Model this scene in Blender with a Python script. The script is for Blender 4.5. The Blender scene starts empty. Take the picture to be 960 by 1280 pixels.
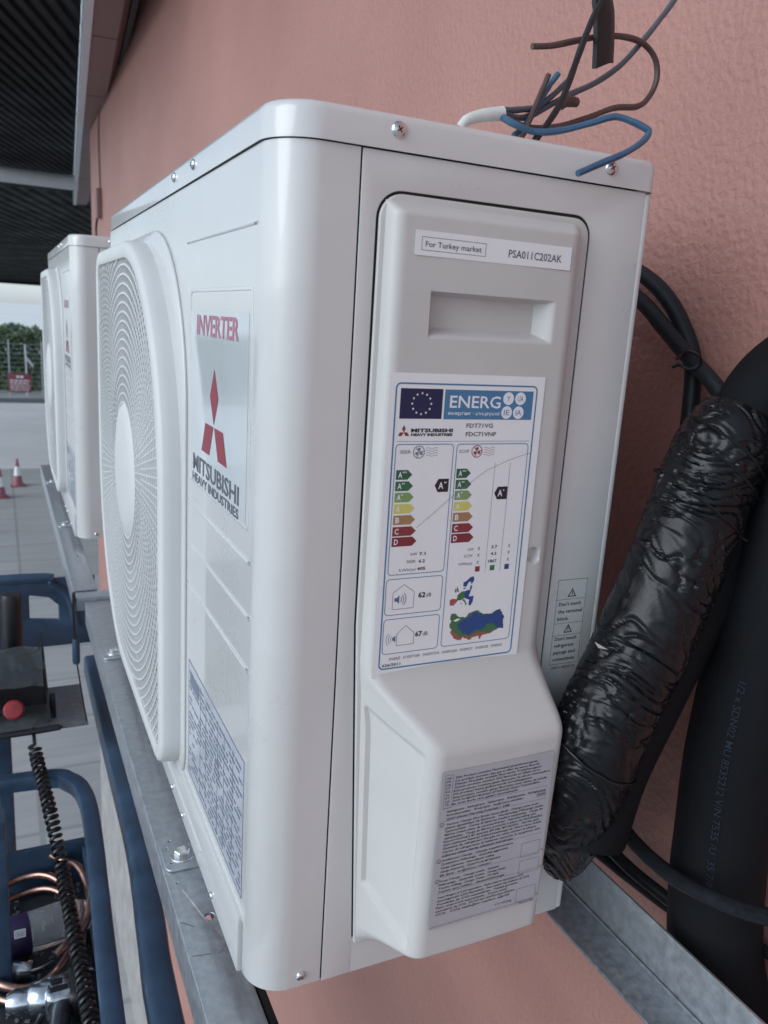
import bpy, bmesh, math, random
from mathutils import Vector, Matrix, noise
rnd = random.Random(7)
S = bpy.context.scene
COL = S.collection

# ---------------------------------------------------------------- camera
CAM = Vector((-.1537, -.4968, .5117))
RM = Matrix(((.90518, .04256, -.4229), (-.42073, .23102, -.87728), (.06036, .97202, .22702)))
FPX = 1008.37
cd = bpy.data.cameras.new('camera'); co = bpy.data.objects.new('camera', cd); COL.objects.link(co)
co.matrix_world = Matrix.Translation(CAM) @ RM.to_4x4()
cd.sensor_fit = 'VERTICAL'; cd.sensor_height = 36; cd.lens = FPX / 1280 * 36
cd.clip_start = .01; cd.clip_end = 2000
cd.dof.use_dof = True; cd.dof.focus_distance = .68; cd.dof.aperture_fstop = 13
S.camera = co

# ---------------------------------------------------------------- light
SUN_EL, SUN_AZ = math.radians(26), math.radians(-103)       # azimuth from +Y towards +X
w = bpy.data.worlds.new('World'); S.world = w; w.use_nodes = True
wn = w.node_tree; bg = wn.nodes['Background']
sky = wn.nodes.new('ShaderNodeTexSky'); sky.sky_type = 'NISHITA'; sky.sun_disc = False
sky.sun_elevation = SUN_EL; sky.sun_rotation = SUN_AZ
sky.air_density = 1.0; sky.dust_density = .6; sky.ozone_density = 1.0
hz = wn.nodes.new('ShaderNodeHueSaturation'); hz.inputs['Saturation'].default_value = .28   # thin overcast
wn.links.new(sky.outputs[0], hz.inputs['Color']); tint = wn.nodes.new('ShaderNodeVectorMath'); tint.operation = 'MULTIPLY'; tint.inputs[1].default_value = (.86, .985, 1.125)
wn.links.new(hz.outputs[0], tint.inputs[0]); wn.links.new(tint.outputs[0], bg.inputs[0])
bg.inputs[1].default_value = .15
sd = bpy.data.lights.new('sun', 'SUN'); sd.energy = 1.35; sd.angle = math.radians(45); sd.color = (.95, .975, 1.0)
so = bpy.data.objects.new('sun', sd); COL.objects.link(so)
sv = Vector((math.sin(SUN_AZ) * math.cos(SUN_EL), math.cos(SUN_AZ) * math.cos(SUN_EL), math.sin(SUN_EL)))
so.rotation_euler = sv.to_track_quat('Z', 'Y').to_euler()
S.view_settings.view_transform = 'Standard'; S.view_settings.look = 'None'
S.view_settings.exposure = .09; S.view_settings.gamma = 1
S.render.engine = 'CYCLES'

# ---------------------------------------------------------------- helpers
def at(u, v, axis, val):
    d = RM @ Vector(((u - 480) / FPX, -(v - 640) / FPX, -1))
    return CAM + d * ((val - CAM[axis]) / d[axis])

def mat(name, col, rough=.5, metal=0, coat=0, bump=0, bscale=50, var=0, vscale=8, trans=0, ior=1.5, spec=.5, bdist=.001, bdetail=3):
    m = bpy.data.materials.new(name); m.use_nodes = True
    nt = m.node_tree; p = nt.nodes['Principled BSDF']; L = nt.links.new
    p.inputs['Base Color'].default_value = (*col, 1); p.inputs['Roughness'].default_value = rough
    p.inputs['Metallic'].default_value = metal; p.inputs['Coat Weight'].default_value = coat
    p.inputs['Coat Roughness'].default_value = .06; p.inputs['Transmission Weight'].default_value = trans
    p.inputs['IOR'].default_value = ior; p.inputs['Specular IOR Level'].default_value = spec
    tc = nt.nodes.new('ShaderNodeTexCoord')
    if var:
        n = nt.nodes.new('ShaderNodeTexNoise'); n.inputs['Scale'].default_value = vscale; n.inputs['Detail'].default_value = 6
        n.inputs['Roughness'].default_value = .65
        L(tc.outputs['Object'], n.inputs['Vector'])
        r = nt.nodes.new('ShaderNodeMapRange'); r.inputs[1].default_value = .3; r.inputs[2].default_value = .7
        r.inputs[3].default_value = 1 - var; r.inputs[4].default_value = 1 + var
        L(n.outputs['Fac'], r.inputs[0])
        x = nt.nodes.new('ShaderNodeVectorMath'); x.operation = 'SCALE'; x.inputs[0].default_value = col
        L(r.outputs[0], x.inputs['Scale']); L(x.outputs[0], p.inputs['Base Color'])
        r2 = nt.nodes.new('ShaderNodeMapRange'); r2.inputs[1].default_value = .3; r2.inputs[2].default_value = .7
        r2.inputs[3].default_value = rough * (1 - var * .8); r2.inputs[4].default_value = min(1, rough * (1 + var * .8))
        L(n.outputs['Fac'], r2.inputs[0]); L(r2.outputs[0], p.inputs['Roughness'])
    if bump:
        n = nt.nodes.new('ShaderNodeTexNoise'); n.inputs['Scale'].default_value = bscale; n.inputs['Detail'].default_value = bdetail
        L(tc.outputs['Object'], n.inputs['Vector'])
        b = nt.nodes.new('ShaderNodeBump'); b.inputs['Strength'].default_value = bump; b.inputs['Distance'].default_value = bdist
        L(n.outputs['Fac'], b.inputs['Height']); L(b.outputs[0], p.inputs['Normal'])
    return m

M = {}
M['panel'] = mat('cabinet_paint', (.62, .622, .61), .28, coat=.65, bump=.07, bscale=30, bdist=.0012, var=.05, vscale=6)
M['cover'] = mat('cover_plastic', (.56, .555, .535), .46, bump=.22, bscale=420, bdist=.0004, var=.04, vscale=9)
M['guard'] = mat('guard_plastic', (.63, .635, .625), .46, bump=.12, bscale=300, bdist=.0004, var=.03)
M['dark'] = mat('dark_gap', (.015, .016, .018), .6)
M['screw'] = mat('screw_steel', (.72, .72, .72), .22, 1, var=.25, vscale=90)
M['galv'] = mat('galvanised_steel', (.50, .53, .56), .44, .85, var=.16, vscale=110, bump=.25, bscale=240, bdist=.0004)
M['galv_dark'] = mat('galvanised_steel_dark', (.30, .33, .36), .5, .75, var=.25, vscale=130, bump=.3, bscale=300, bdist=.0004)
M['paper'] = mat('label_paper', (.80, .81, .82), .38, var=.02, vscale=30, bump=.05, bscale=80, bdist=.0006)
M['film'] = mat('label_film', (.60, .64, .66), .12, coat=.6, var=.05, vscale=14)
M['notice'] = mat('notice_film', (.42, .42, .45), .35, var=.05, vscale=25)
M['spec'] = mat('spec_film', (.50, .53, .58), .25, 0, coat=.3)
def ink(n, c, r=.45): M[n] = mat('ink_' + n, c, r)
ink('black', (.018, .018, .024)); ink('grey', (.10, .10, .13)); ink('ltgrey', (.25, .26, .30)); ink('white', (.80, .80, .84))
ink('blue', (.065, .20, .36)); ink('navy', (.012, .018, .07)); ink("red", (.26, .03, .05)); ink('pink', (.42, .16, .22)); ink('softred', (.30, .055, .065))
ink('g1', (.025, .11, .055)); ink('g2', (.035, .14, .065)); ink('g3', (.20, .33, .12)); ink('yel', (.62, .58, .16)); ink('org', (.36, .21, .10))
ink('rc', (.24, .04, .045)); ink('rd', (.21, .03, .04)); ink('mapblue', (.025, .07, .24)); ink('mapgreen', (.05, .17, .075)); ink('mapred', (.34, .10, .08))
ink('slate', (.10, .13, .21)); ink('slate2', (.17, .20, .26))
M['foam'] = mat('foam_rubber', (.007, .008, .010), .75, spec=.15, bump=.5, bscale=350, bdist=.0006, var=.25, vscale=20)
M['tape'] = mat('pvc_tape', (.005, .0058, .0075), .30, spec=.3, bump=.35, bscale=130, bdist=.0012, var=.3, vscale=40)
M['cable'] = mat('cable_rubber', (.011, .014, .018), .5, spec=.3, var=.35, vscale=90, bump=.3, bscale=400, bdist=.0004)
M['cblack'] = mat('cable_black', (.010, .010, .012), .4, var=.2, vscale=60)
M['wbrown'] = mat('wire_brown', (.085, .052, .045), .45, var=.2, vscale=60)
M['wblue'] = mat('wire_blue', (.045, .115, .20), .4, var=.15, vscale=60)
M['wgrey'] = mat('wire_grey', (.085, .095, .12), .45, var=.15, vscale=60)
M['wwhite'] = mat('sheath_white', (.62, .63, .60), .5, var=.1, vscale=60)
M['copper'] = mat('copper', (.48, .29, .24), .3, 1, var=.25, vscale=40)
M['bluep'] = mat('lift_blue_paint', (.030, .064, .115), .48, coat=.1, var=.4, vscale=14, bump=.2, bscale=120)
M['blackp'] = mat('black_plastic', (.012, .013, .016), .4, var=.3, vscale=30)
M['tie_shade'] = mat('black_tie_shade', (.010, .010, .010), .3)
M['button'] = mat('red_button', (.32, .035, .04), .4, var=.2, vscale=50)
M['bag'] = mat('clear_plastic_film', (.4, .45, .5), .12, trans=.9, ior=1.3, bump=.8, bscale=45, bdist=.006)
M['pet'] = mat('clear_bottle_plastic', (.90, .95, .98), .06, trans=.85, ior=1.45, spec=.9, bump=.3, bscale=60, bdist=.002)
M['purple'] = mat('bottle_label', (.028, .018, .075), .4)
M['tray'] = mat('platform_floor', (.035, .042, .05), .6, var=.5, vscale=12, bump=.6, bscale=60, bdist=.003)
M['chrome'] = mat('tool_metal', (.62, .66, .70), .22, 1, var=.3, vscale=60)
M['teal'] = mat('drill_housing', (.04, .05, .06), .35, var=.3, vscale=40)
M['fan'] = mat('fan_plastic', (.34, .36, .38), .5)
M['coilfin'] = mat('heat_exchanger', (.34, .36, .38), .5, .3, bump=.8, bscale=200, bdist=.001)
M['downpipe'] = mat('brown_fascia', (.20, .115, .11), .5, var=.12, vscale=3, bump=.2, bscale=20)
M['whitetrim'] = mat('white_trim', (.62, .66, .70), .45, var=.06)
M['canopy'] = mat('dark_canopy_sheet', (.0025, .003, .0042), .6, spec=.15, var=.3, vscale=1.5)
M['cone'] = mat('cone_red', (.30, .10, .13), .5, var=.1)
M['conew'] = mat('cone_white', (.75, .77, .8), .5)
M['leaf'] = mat('foliage', (.09, .15, .07), .6, var=.5, vscale=1.2)
M['stem'] = mat('stem', (.10, .08, .05), .8)
M['fence'] = mat('fence_wire', (.38, .42, .45), .5, .5)
M['signred'] = mat('sign_red', (.22, .05, .07), .5)
M['kerb'] = mat('kerb_concrete', (.12, .13, .15), .8, var=.2)
M['grass'] = mat('dry_grass', (.15, .15, .07), .9, var=.4, vscale=2, bump=.5, bscale=10, bdist=.05)
M['stone'] = mat('plinth_stone', (.33, .32, .31), .7, var=.3, vscale=7, bump=.3, bscale=30, bdist=.004)

# pink stucco
def stucco():
    m = bpy.data.materials.new('pink_stucco'); m.use_nodes = True; nt = m.node_tree; L = nt.links.new; p = nt.nodes['Principled BSDF']
    p.inputs['Roughness'].default_value = .48
    tc = nt.nodes.new('ShaderNodeTexCoord')
    n1 = nt.nodes.new('ShaderNodeTexNoise'); n1.inputs['Scale'].default_value = 2.2; n1.inputs['Detail'].default_value = 8
    n2 = nt.nodes.new('ShaderNodeTexNoise'); n2.inputs['Scale'].default_value = 135; n2.inputs['Detail'].default_value = 2.0
    n3 = nt.nodes.new('ShaderNodeTexVoronoi'); n3.inputs['Scale'].default_value = 75; n3.feature = 'SMOOTH_F1'
    n4 = nt.nodes.new('ShaderNodeTexNoise'); n4.inputs['Scale'].default_value = 12; n4.inputs['Detail'].default_value = 3
    for n in (n1, n2, n3, n4): L(tc.outputs['Object'], n.inputs['Vector'])
    cr = nt.nodes.new('ShaderNodeValToRGB'); cr.color_ramp.elements[0].position = .3; cr.color_ramp.elements[1].position = .7
    cr.color_ramp.elements[0].color = (.37, .180, .148, 1); cr.color_ramp.elements[1].color = (.43, .217, .180, 1)
    L(n1.outputs['Fac'], cr.inputs[0]); L(cr.outputs[0], p.inputs['Base Color'])
    ad = nt.nodes.new('ShaderNodeMath'); ad.operation = 'ADD'; L(n2.outputs['Fac'], ad.inputs[0])
    mu = nt.nodes.new('ShaderNodeMath'); mu.operation = 'MULTIPLY'; mu.inputs[1].default_value = .12
    L(n3.outputs['Distance'], mu.inputs[0]); L(mu.outputs[0], ad.inputs[1])
    b = nt.nodes.new('ShaderNodeBump'); b.inputs['Strength'].default_value = .6; b.inputs['Distance'].default_value = .0042
    L(ad.outputs[0], b.inputs['Height'])
    b2 = nt.nodes.new('ShaderNodeBump'); b2.inputs['Strength'].default_value = .3; b2.inputs['Distance'].default_value = .006
    L(n4.outputs['Fac'], b2.inputs['Height']); L(b2.outputs[0], b.inputs['Normal']); L(b.outputs[0], p.inputs['Normal'])
    return m
M['stucco'] = stucco()

def concrete():
    m = bpy.data.materials.new('concrete_paving'); m.use_nodes = True; nt = m.node_tree; L = nt.links.new; p = nt.nodes['Principled BSDF']
    p.inputs['Roughness'].default_value = .62
    tc = nt.nodes.new('ShaderNodeTexCoord')
    n1 = nt.nodes.new('ShaderNodeTexNoise'); n1.inputs['Scale'].default_value = .35; n1.inputs['Detail'].default_value = 10
    mp = nt.nodes.new('ShaderNodeMapping'); mp.inputs['Scale'].default_value = (1, 9, 1); L(tc.outputs['Object'], mp.inputs[0])
    n2 = nt.nodes.new('ShaderNodeTexNoise'); n2.inputs['Scale'].default_value = 1.1; n2.inputs['Detail'].default_value = 6
    L(tc.outputs['Object'], n1.inputs['Vector']); L(mp.outputs[0], n2.inputs['Vector'])
    br = nt.nodes.new('ShaderNodeTexBrick'); br.inputs['Scale'].default_value = .25; br.inputs['Mortar Size'].default_value = .006; br.offset = 0
    br.inputs['Color1'].default_value = (1, 1, 1, 1); br.inputs['Color2'].default_value = (.93, .93, .93, 1); br.inputs['Mortar'].default_value = (.72, .72, .72, 1)
    L(tc.outputs['Object'], br.inputs['Vector'])
    a = nt.nodes.new('ShaderNodeMath'); a.operation = 'ADD'; L(n1.outputs['Fac'], a.inputs[0]); L(n2.outputs['Fac'], a.inputs[1])
    cr = nt.nodes.new('ShaderNodeValToRGB'); cr.color_ramp.elements[0].position = .35; cr.color_ramp.elements[1].position = .72
    h = nt.nodes.new('ShaderNodeMath'); h.operation = 'MULTIPLY'; h.inputs[1].default_value = .5; L(a.outputs[0], h.inputs[0])
    cr.color_ramp.elements[0].color = (.40, .40, .40, 1); cr.color_ramp.elements[1].color = (.56, .56, .55, 1)
    L(h.outputs[0], cr.inputs[0])
    mx = nt.nodes.new('ShaderNodeMix'); mx.data_type = 'RGBA'; mx.blend_type = 'MULTIPLY'; mx.inputs[0].default_value = 1
    L(cr.outputs[0], mx.inputs[6]); L(br.outputs[0], mx.inputs[7]); L(mx.outputs[2], p.inputs['Base Color'])
    return m
M['concrete'] = concrete()

def link(name, me, m, parent=None, smooth=True):
    o = bpy.data.objects.new(name, me); COL.objects.link(o)
    if parent: o.parent = parent
    if m and not me.materials: me.materials.append(m)
    if smooth:
        me.polygons.foreach_set('use_smooth', [True] * len(me.polygons))
        try: me.set_sharp_from_angle(angle=math.radians(38))
        except Exception: pass
    return o
def pydata(name, V, F, m, parent=None, smooth=True):
    me = bpy.data.meshes.new(name); me.from_pydata([tuple(v) for v in V], [], F); me.validate(); me.update()
    bm = bmesh.new(); bm.from_mesh(me); bmesh.ops.recalc_face_normals(bm, faces=bm.faces); bm.to_mesh(me); bm.free()
    return link(name, me, m, parent, smooth)
def thing(name, label, cat, loc=(0, 0, 0), group=None):
    o = bpy.data.objects.new(name, None); COL.objects.link(o); o.location = loc; o.empty_display_size = .05
    o['label'] = label; o['category'] = cat
    if group: o['group'] = group
    return o
def tag(o, label, cat, group=None):
    o['label'] = label; o['category'] = cat
    if group: o['group'] = group
    return o

class MB:
    """collects shapes, builds one mesh"""
    def __init__(s): s.bm = bmesh.new()
    def box(s, a, b, bev=0, rot=None, seg=2):
        c = Vector([(a[i] + b[i]) / 2 for i in range(3)]); d = [abs(b[i] - a[i]) for i in range(3)]
        t = bmesh.new(); bmesh.ops.create_cube(t, size=1)
        bmesh.ops.scale(t, vec=d, verts=t.verts)
        if bev: bmesh.ops.bevel(t, geom=t.edges[:], offset=bev, segments=seg, affect='EDGES', profile=.6)
        if rot: bmesh.ops.rotate(t, cent=(0, 0, 0), matrix=rot, verts=t.verts)
        bmesh.ops.translate(t, vec=c, verts=t.verts); s.add(t); return s
    def add(s, t):
        me = bpy.data.meshes.new('tmp'); t.to_mesh(me); t.free(); s.bm.from_mesh(me); bpy.data.meshes.remove(me)
    def lathe(s, prof, origin, axis=(0, 0, 1), n=24):
        """prof: (r, h) list along axis"""
        q = Vector(axis).normalized().to_track_quat('Z', 'Y').to_matrix(); o = Vector(origin); rings = []
        for r, h in prof:
            if r < 1e-7: rings.append([s.bm.verts.new(o + q @ Vector((0, 0, h)))])
            else: rings.append([s.bm.verts.new(o + q @ Vector((r * math.cos(2 * math.pi * i / n), r * math.sin(2 * math.pi * i / n), h))) for i in range(n)])
        for A, B in zip(rings, rings[1:]):
            for i in range(n):
                j = (i + 1) % n
                if len(A) == 1 and len(B) == 1: continue
                if len(A) == 1: s.bm.faces.new((A[0], B[i], B[j]))
                elif len(B) == 1: s.bm.faces.new((A[i], A[j], B[0]))
                else: s.bm.faces.new((A[i], A[j], B[j], B[i]))
        return s
    def tube(s, pts, r, n=10, sub=6, disp=None, flat=None, capped=True):
        P = catmull([Vector(p) for p in pts], sub); R = r if callable(r) else (lambda t: r)
        T = [(P[min(i + 1, len(P) - 1)] - P[max(i - 1, 0)]).normalized() for i in range(len(P))]
        up = Vector((0, 0, 1)) if abs(T[0].z) < .9 else Vector((1, 0, 0)); nrm = (up - T[0] * up.dot(T[0])).normalized(); rings = []
        for i, p in enumerate(P):
            nrm = (nrm - T[i] * nrm.dot(T[i])).normalized(); b = T[i].cross(nrm); t = i / (len(P) - 1); ring = []
            for k in range(n):
                a = 2 * math.pi * k / n; d = nrm * math.cos(a) + b * math.sin(a); rr = R(t)
                if flat: d = nrm * math.cos(a) + b * math.sin(a) * flat
                if disp: rr += disp(p + d * rr, t, a)
                ring.append(s.bm.verts.new(p + d * rr))
            rings.append(ring)
        for A, B in zip(rings, rings[1:]):
            for k in range(n): s.bm.faces.new((A[k], A[(k + 1) % n], B[(k + 1) % n], B[k]))
        if capped: s.bm.faces.new(rings[0][::-1]); s.bm.faces.new(rings[-1])
        return s
    def build(s, name, m, parent=None, smooth=True):
        bmesh.ops.recalc_face_normals(s.bm, faces=s.bm.faces)
        me = bpy.data.meshes.new(name); s.bm.to_mesh(me); s.bm.free(); return link(name, me, m, parent, smooth)

def catmull(P, sub):
    if sub <= 1 or len(P) < 3: return P
    out = []
    for i in range(len(P) - 1):
        a, b, c, d = P[max(i - 1, 0)], P[i], P[i + 1], P[min(i + 2, len(P) - 1)]
        for k in range(sub):
            t = k / sub
            out.append(.5 * ((2 * b) + (c - a) * t + (2 * a - 5 * b + 4 * c - d) * t * t + (3 * b - a - 3 * c + d) * t ** 3))
    out.append(P[-1]); return out

def roundpoly(pts, radii, seg=8):
    out = []; n = len(pts)
    for i in range(n):
        p = Vector(pts[i]); a = (Vector(pts[i - 1]) - p); b = (Vector(pts[(i + 1) % n]) - p); r = radii[i] if hasattr(radii, '__len__') else radii
        if r <= 0: out += [p.copy()] * 1; continue
        la, lb = a.length, b.length; a.normalize(); b.normalize(); ang = a.angle(b); d = r / math.tan(ang / 2)
        d = min(d, la * .499, lb * .499); r = d * math.tan(ang / 2)
        c = p + (a + b).normalized() * (r / math.sin(ang / 2)); s0 = p + a * d - c; s1 = p + b * d - c
        for k in range(seg + 1):
            t = k / seg; an = s0.angle(s1)
            v = (s0 * math.sin((1 - t) * an) + s1 * math.sin(t * an)) / math.sin(an) if an > 1e-6 else s0
            out.append(c + v)
    return [(v.x, v.y) for v in out]

_n = [0]
def fill2d(loops, thick=0, bev=0, bres=2):
    """2D filled shape with holes; returns mesh in xy with thickness in z"""
    c = bpy.data.curves.new('tmpc', 'CURVE'); c.dimensions = '2D'; c.fill_mode = 'BOTH' if thick else 'FRONT'
    c.extrude = max(0, thick / 2 - bev); c.bevel_depth = bev; c.bevel_resolution = bres; c.offset = -bev
    for l in loops:
        s = c.splines.new('POLY'); s.points.add(len(l) - 1)
        for i, p in enumerate(l): s.points[i].co = (p[0], p[1], 0, 1)
        s.use_cyclic_u = True
    o = bpy.data.objects.new('tmpo', c); me = bpy.data.meshes.new_from_object(o)
    bpy.data.objects.remove(o); bpy.data.curves.remove(c); me.materials.clear(); return me
# planes: label coordinates (right, up, out of the face) -> world
SIDE = lambda x, z, y: Matrix(((1, 0, 0, x), (0, 0, -1, y), (0, 1, 0, z), (0, 0, 0, 1)))
FRONT = lambda y, z, x: Matrix(((0, 0, -1, x), (-1, 0, 0, y), (0, 1, 0, z), (0, 0, 0, 1)))
def plate(name, loops, thick, bev, mtx, m, parent=None):
    me = fill2d(loops, thick, bev); me.transform(Matrix.Translation((0, 0, 0))); me.transform(mtx)
    bm = bmesh.new(); bm.from_mesh(me); bmesh.ops.remove_doubles(bm, verts=bm.verts, dist=1e-6); bmesh.ops.recalc_face_normals(bm, faces=bm.faces); bm.to_mesh(me); bm.free()
    return link(name, me, m, parent)
def circ(cx, cy, r, n=24): return [(cx + r * math.cos(2 * math.pi * i / n), cy + r * math.sin(2 * math.pi * i / n)) for i in range(n)]
def rect(x0, y0, x1, y1): return [(x0, y0), (x1, y0), (x1, y1), (x0, y1)]
def rrect(x0, y0, x1, y1, r, seg=6): return roundpoly(rect(x0, y0, x1, y1), r, seg)

_tc = {}
def textdata(s, bold):
    k = (s, bold)
    if k in _tc: return _tc[k]
    c = bpy.data.curves.new('tmpt', 'FONT'); c.body = s; c.size = 1; c.resolution_u = 2; c.offset = bold; c.fill_mode = 'FRONT'
    o = bpy.data.objects.new('tmpo', c); me = bpy.data.meshes.new_from_object(o)
    V = [v.co.xy for v in me.vertices]; F = [tuple(p.vertices) for p in me.polygons]
    V = [(v.x, v.y) for v in V]; bpy.data.objects.remove(o); bpy.data.curves.remove(c); bpy.data.meshes.remove(me)
    _tc[k] = (V, F); return _tc[k]

class Print:
    """flat print on a label, in millimetres; every colour becomes one part"""
    def __init__(s, mtx, k=.001): s.m = mtx; s.k = k; s.L = {}
    def poly(s, pts, col, lay=1, name='print'):
        V, F = s.L.setdefault((name, col), ([], [])); b = len(V)
        me = fill2d([pts]) if len(pts) > 4 else None
        if me:
            V += [(v.co.x, v.co.y, lay) for v in me.vertices]; F += [tuple(b + i for i in p.vertices) for p in me.polygons]; bpy.data.meshes.remove(me)
        else:
            V += [(p[0], p[1], lay) for p in pts]; F.append(tuple(range(b, b + len(pts))))
    def multi(s, loops, col, lay=1, name='print'):
        V, F = s.L.setdefault((name, col), ([], [])); b = len(V); me = fill2d(loops)
        V += [(v.co.x, v.co.y, lay) for v in me.vertices]; F += [tuple(b + i for i in p.vertices) for p in me.polygons]; bpy.data.meshes.remove(me)
    def frame(s, x0, y0, x1, y1, r, wd, col, lay=1, name='border'):
        s.multi([rrect(x0, y0, x1, y1, r), rrect(x0 + wd, y0 + wd, x1 - wd, y1 - wd, max(r - wd, .01))[::-1]], col, lay, name)
    def line(s, pts, wd, col, lay=1, name='print'):
        for a, b in zip(pts, pts[1:]):
            d = Vector((b[0] - a[0], b[1] - a[1])); n = Vector((-d.y, d.x)).normalized() * wd / 2
            s.poly([(a[0] + n.x, a[1] + n.y), (a[0] - n.x, a[1] - n.y), (b[0] - n.x, b[1] - n.y), (b[0] + n.x, b[1] + n.y)], col, lay, name)
    def text(s, t, x, y, h, col, w=None, bold=0, lay=2, name='lettering', cx=False, slant=0, rot=0):
        TV, TF = textdata(t, bold); V, F = s.L.setdefault((name, col), ([], [])); b = len(V)
        if not TV: return
        sc = h / .70; x0 = min(v[0] for v in TV); x1 = max(v[0] for v in TV); sx = w / (x1 - x0) if w else sc
        off = -(x1 - x0) * sx / 2 if cx else 0; cr, sr = math.cos(rot), math.sin(rot)
        for v in TV:
            px = (v[0] - x0) * sx + off + v[1] * sc * slant; py = v[1] * sc
            V.append((x + px * cr - py * sr, y + px * sr + py * cr, lay))
        F += [tuple(b + i for i in f) for f in TF]
    def build(s, parent, lift=.00009, fn=None):
        out = []
        for (name, col), (V, F) in s.L.items():
            me = bpy.data.meshes.new(name)
            P = [s.m @ Vector((v[0] * s.k, v[1] * s.k, v[2] * lift)) for v in V]
            if fn: P = [fn(v) for v in V]
            me.from_pydata([tuple(p) for p in P], [], F); me.update()
            out.append(link(name, me, M[col], parent, False))
        return out

# ---------------------------------------------------------------- setting: ground, wall, canopy
pydata('ground', [(-400, -400, -3.8), (400, -400, -3.8), (400, 38.0, -3.8), (-400, 38.0, -3.8)], [(0, 1, 2, 3)], M['concrete'], smooth=False)['kind'] = 'structure'
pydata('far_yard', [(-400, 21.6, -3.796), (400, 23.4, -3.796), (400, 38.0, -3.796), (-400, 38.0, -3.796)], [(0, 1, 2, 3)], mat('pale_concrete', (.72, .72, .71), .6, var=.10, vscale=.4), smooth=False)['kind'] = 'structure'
MB().box((-60, 38.0, -3.86), (60, 38.25, -3.62), .02).build('kerb', M['kerb'])['kind'] = 'structure'
pydata('pavement', [(-60, 38.25, -3.66), (60, 38.25, -3.66), (60, 41.5, -3.66), (-60, 41.5, -3.66)], [(0, 1, 2, 3)], mat('pale_paving', (.42, .43, .43), .8, var=.1), smooth=False)['kind'] = 'structure'
pydata('verge', [(-400, 41.5, -3.63), (400, 41.5, -3.63), (400, 70, -3.63), (-400, 70, -3.63)], [(0, 1, 2, 3)], M['grass'], smooth=False)['kind'] = 'structure'

pydata('low_sky_sheet', [(-400, 70, -3.6), (400, 70, -3.6), (400, 1500, -3.5), (-400, 1500, -3.5)], [(0, 1, 2, 3)], mat('low_sky_pale', (.90, .90, .88), .8, var=.05, vscale=.02), smooth=False)['kind'] = 'structure'  # made-up pale sheet, coloured bright to pass for the low sky
WX = .45
bld = thing('building', 'building with a pink textured stucco wall behind the air conditioners', 'building', (WX, 2, -3.8))
o = MB().box((WX, -4, -2.62), (WX + 6, 5.6, 3.6), 0).build('wall', M['stucco'], bld, False); o.location = (-WX, -2, 3.8)
o = MB().box((WX - .018, -4, -3.8), (WX + 6, 5.6, -2.622), 0).build('plinth', M['stone'], bld, False); o.location = (-WX, -2, 3.8)
def B_(o): o.location = (-WX, -2, 3.8); return o
# fascia box running along the eave, narrow at the far end in the photo because it runs away
def sweepbox(A, B, cs, name, m, par):
    d = (B - A).normalized(); sdir = d.cross(Vector((0, 0, 1))).normalized(); V = []
    for p in (A, B):
        for (a, b) in cs: V.append(p + sdir * a + Vector((0, 0, 1)) * b)
    n = len(cs); F = [(i, (i + 1) % n, n + (i + 1) % n, n + i) for i in range(n)] + [tuple(range(n))[::-1], tuple(range(n, 2 * n))]
    return pydata(name, V, F, m, par, False)
g0 = Vector((.259, 2.777, 1.648)); g1 = Vector((.782, 10.08, 1.648)); gd = (g1 - g0).normalized()
g0 = g0 - gd * 1.4
seglen = 1.1; L_ = (g1 - g0).length; k = 0
while k * seglen < L_:
    a = g0 + gd * k * seglen; b = g0 + gd * min(L_, (k + 1) * seglen - .012)
    B_(sweepbox(a, b, [(-.052, 0), (-.052, .37), (.09, .37), (.09, .05), (.055, 0)], 'fascia_panel', M['downpipe'], bld)); k += 1
B_(sweepbox(g0, g1, [(-.086, -.012), (-.086, .39), (-.054, .39), (-.054, -.012)], 'white_edge_trim', M['whitetrim'], bld))
B_(sweepbox(g0 + gd * .2, g1, [(.092, .04), (.092, .08), (.115, .08), (.115, .04)], 'dark_shadow_gap', M['dark'], bld))
cab = MB().tube([at(130, 60, 0, WX - .006), at(123, 150, 0, WX - .006), at(125, 235, 0, WX - .006)], .006, 6).build('wall_wire', M['downpipe'])
MB().box(at(120, 260, 0, WX - .03) - Vector((.0, .06, .06)), at(127, 240, 0, WX) + Vector((0, .06, .02)), .004).build('junction_box', M['downpipe'], None)
jb = bpy.data.objects['junction_box']; tag(cab, 'thin brown wire running down the pink wall past the far corner', 'wire'); tag(jb, 'small brown junction box on the pink wall beside the far corner', 'junction box')
tag(MB().tube([at(126, 258, 0, WX - .006), at(121, 275, 0, WX - .006), at(120, 292, 0, WX - .006), at(122, 330, 0, WX - .006)], .006, 6).build('wall_wire', M['cblack']), 'short dark wire hanging below the small junction box', 'wire')

cn = thing('canopy', 'dark ribbed canopy roof over the paved yard at upper left', 'canopy', (-6, 15, 1.5))
rd = Vector((.32, .95, 0)).normalized(); rs = Vector((rd.y, -rd.x, 0)); V = []; F = []
e0 = Vector((g0.x - .09, g0.y, 0)); ed = gd
def inside_x(y): return g0.x - .09 + (y - g0.y) / gd.y * gd.x
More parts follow.
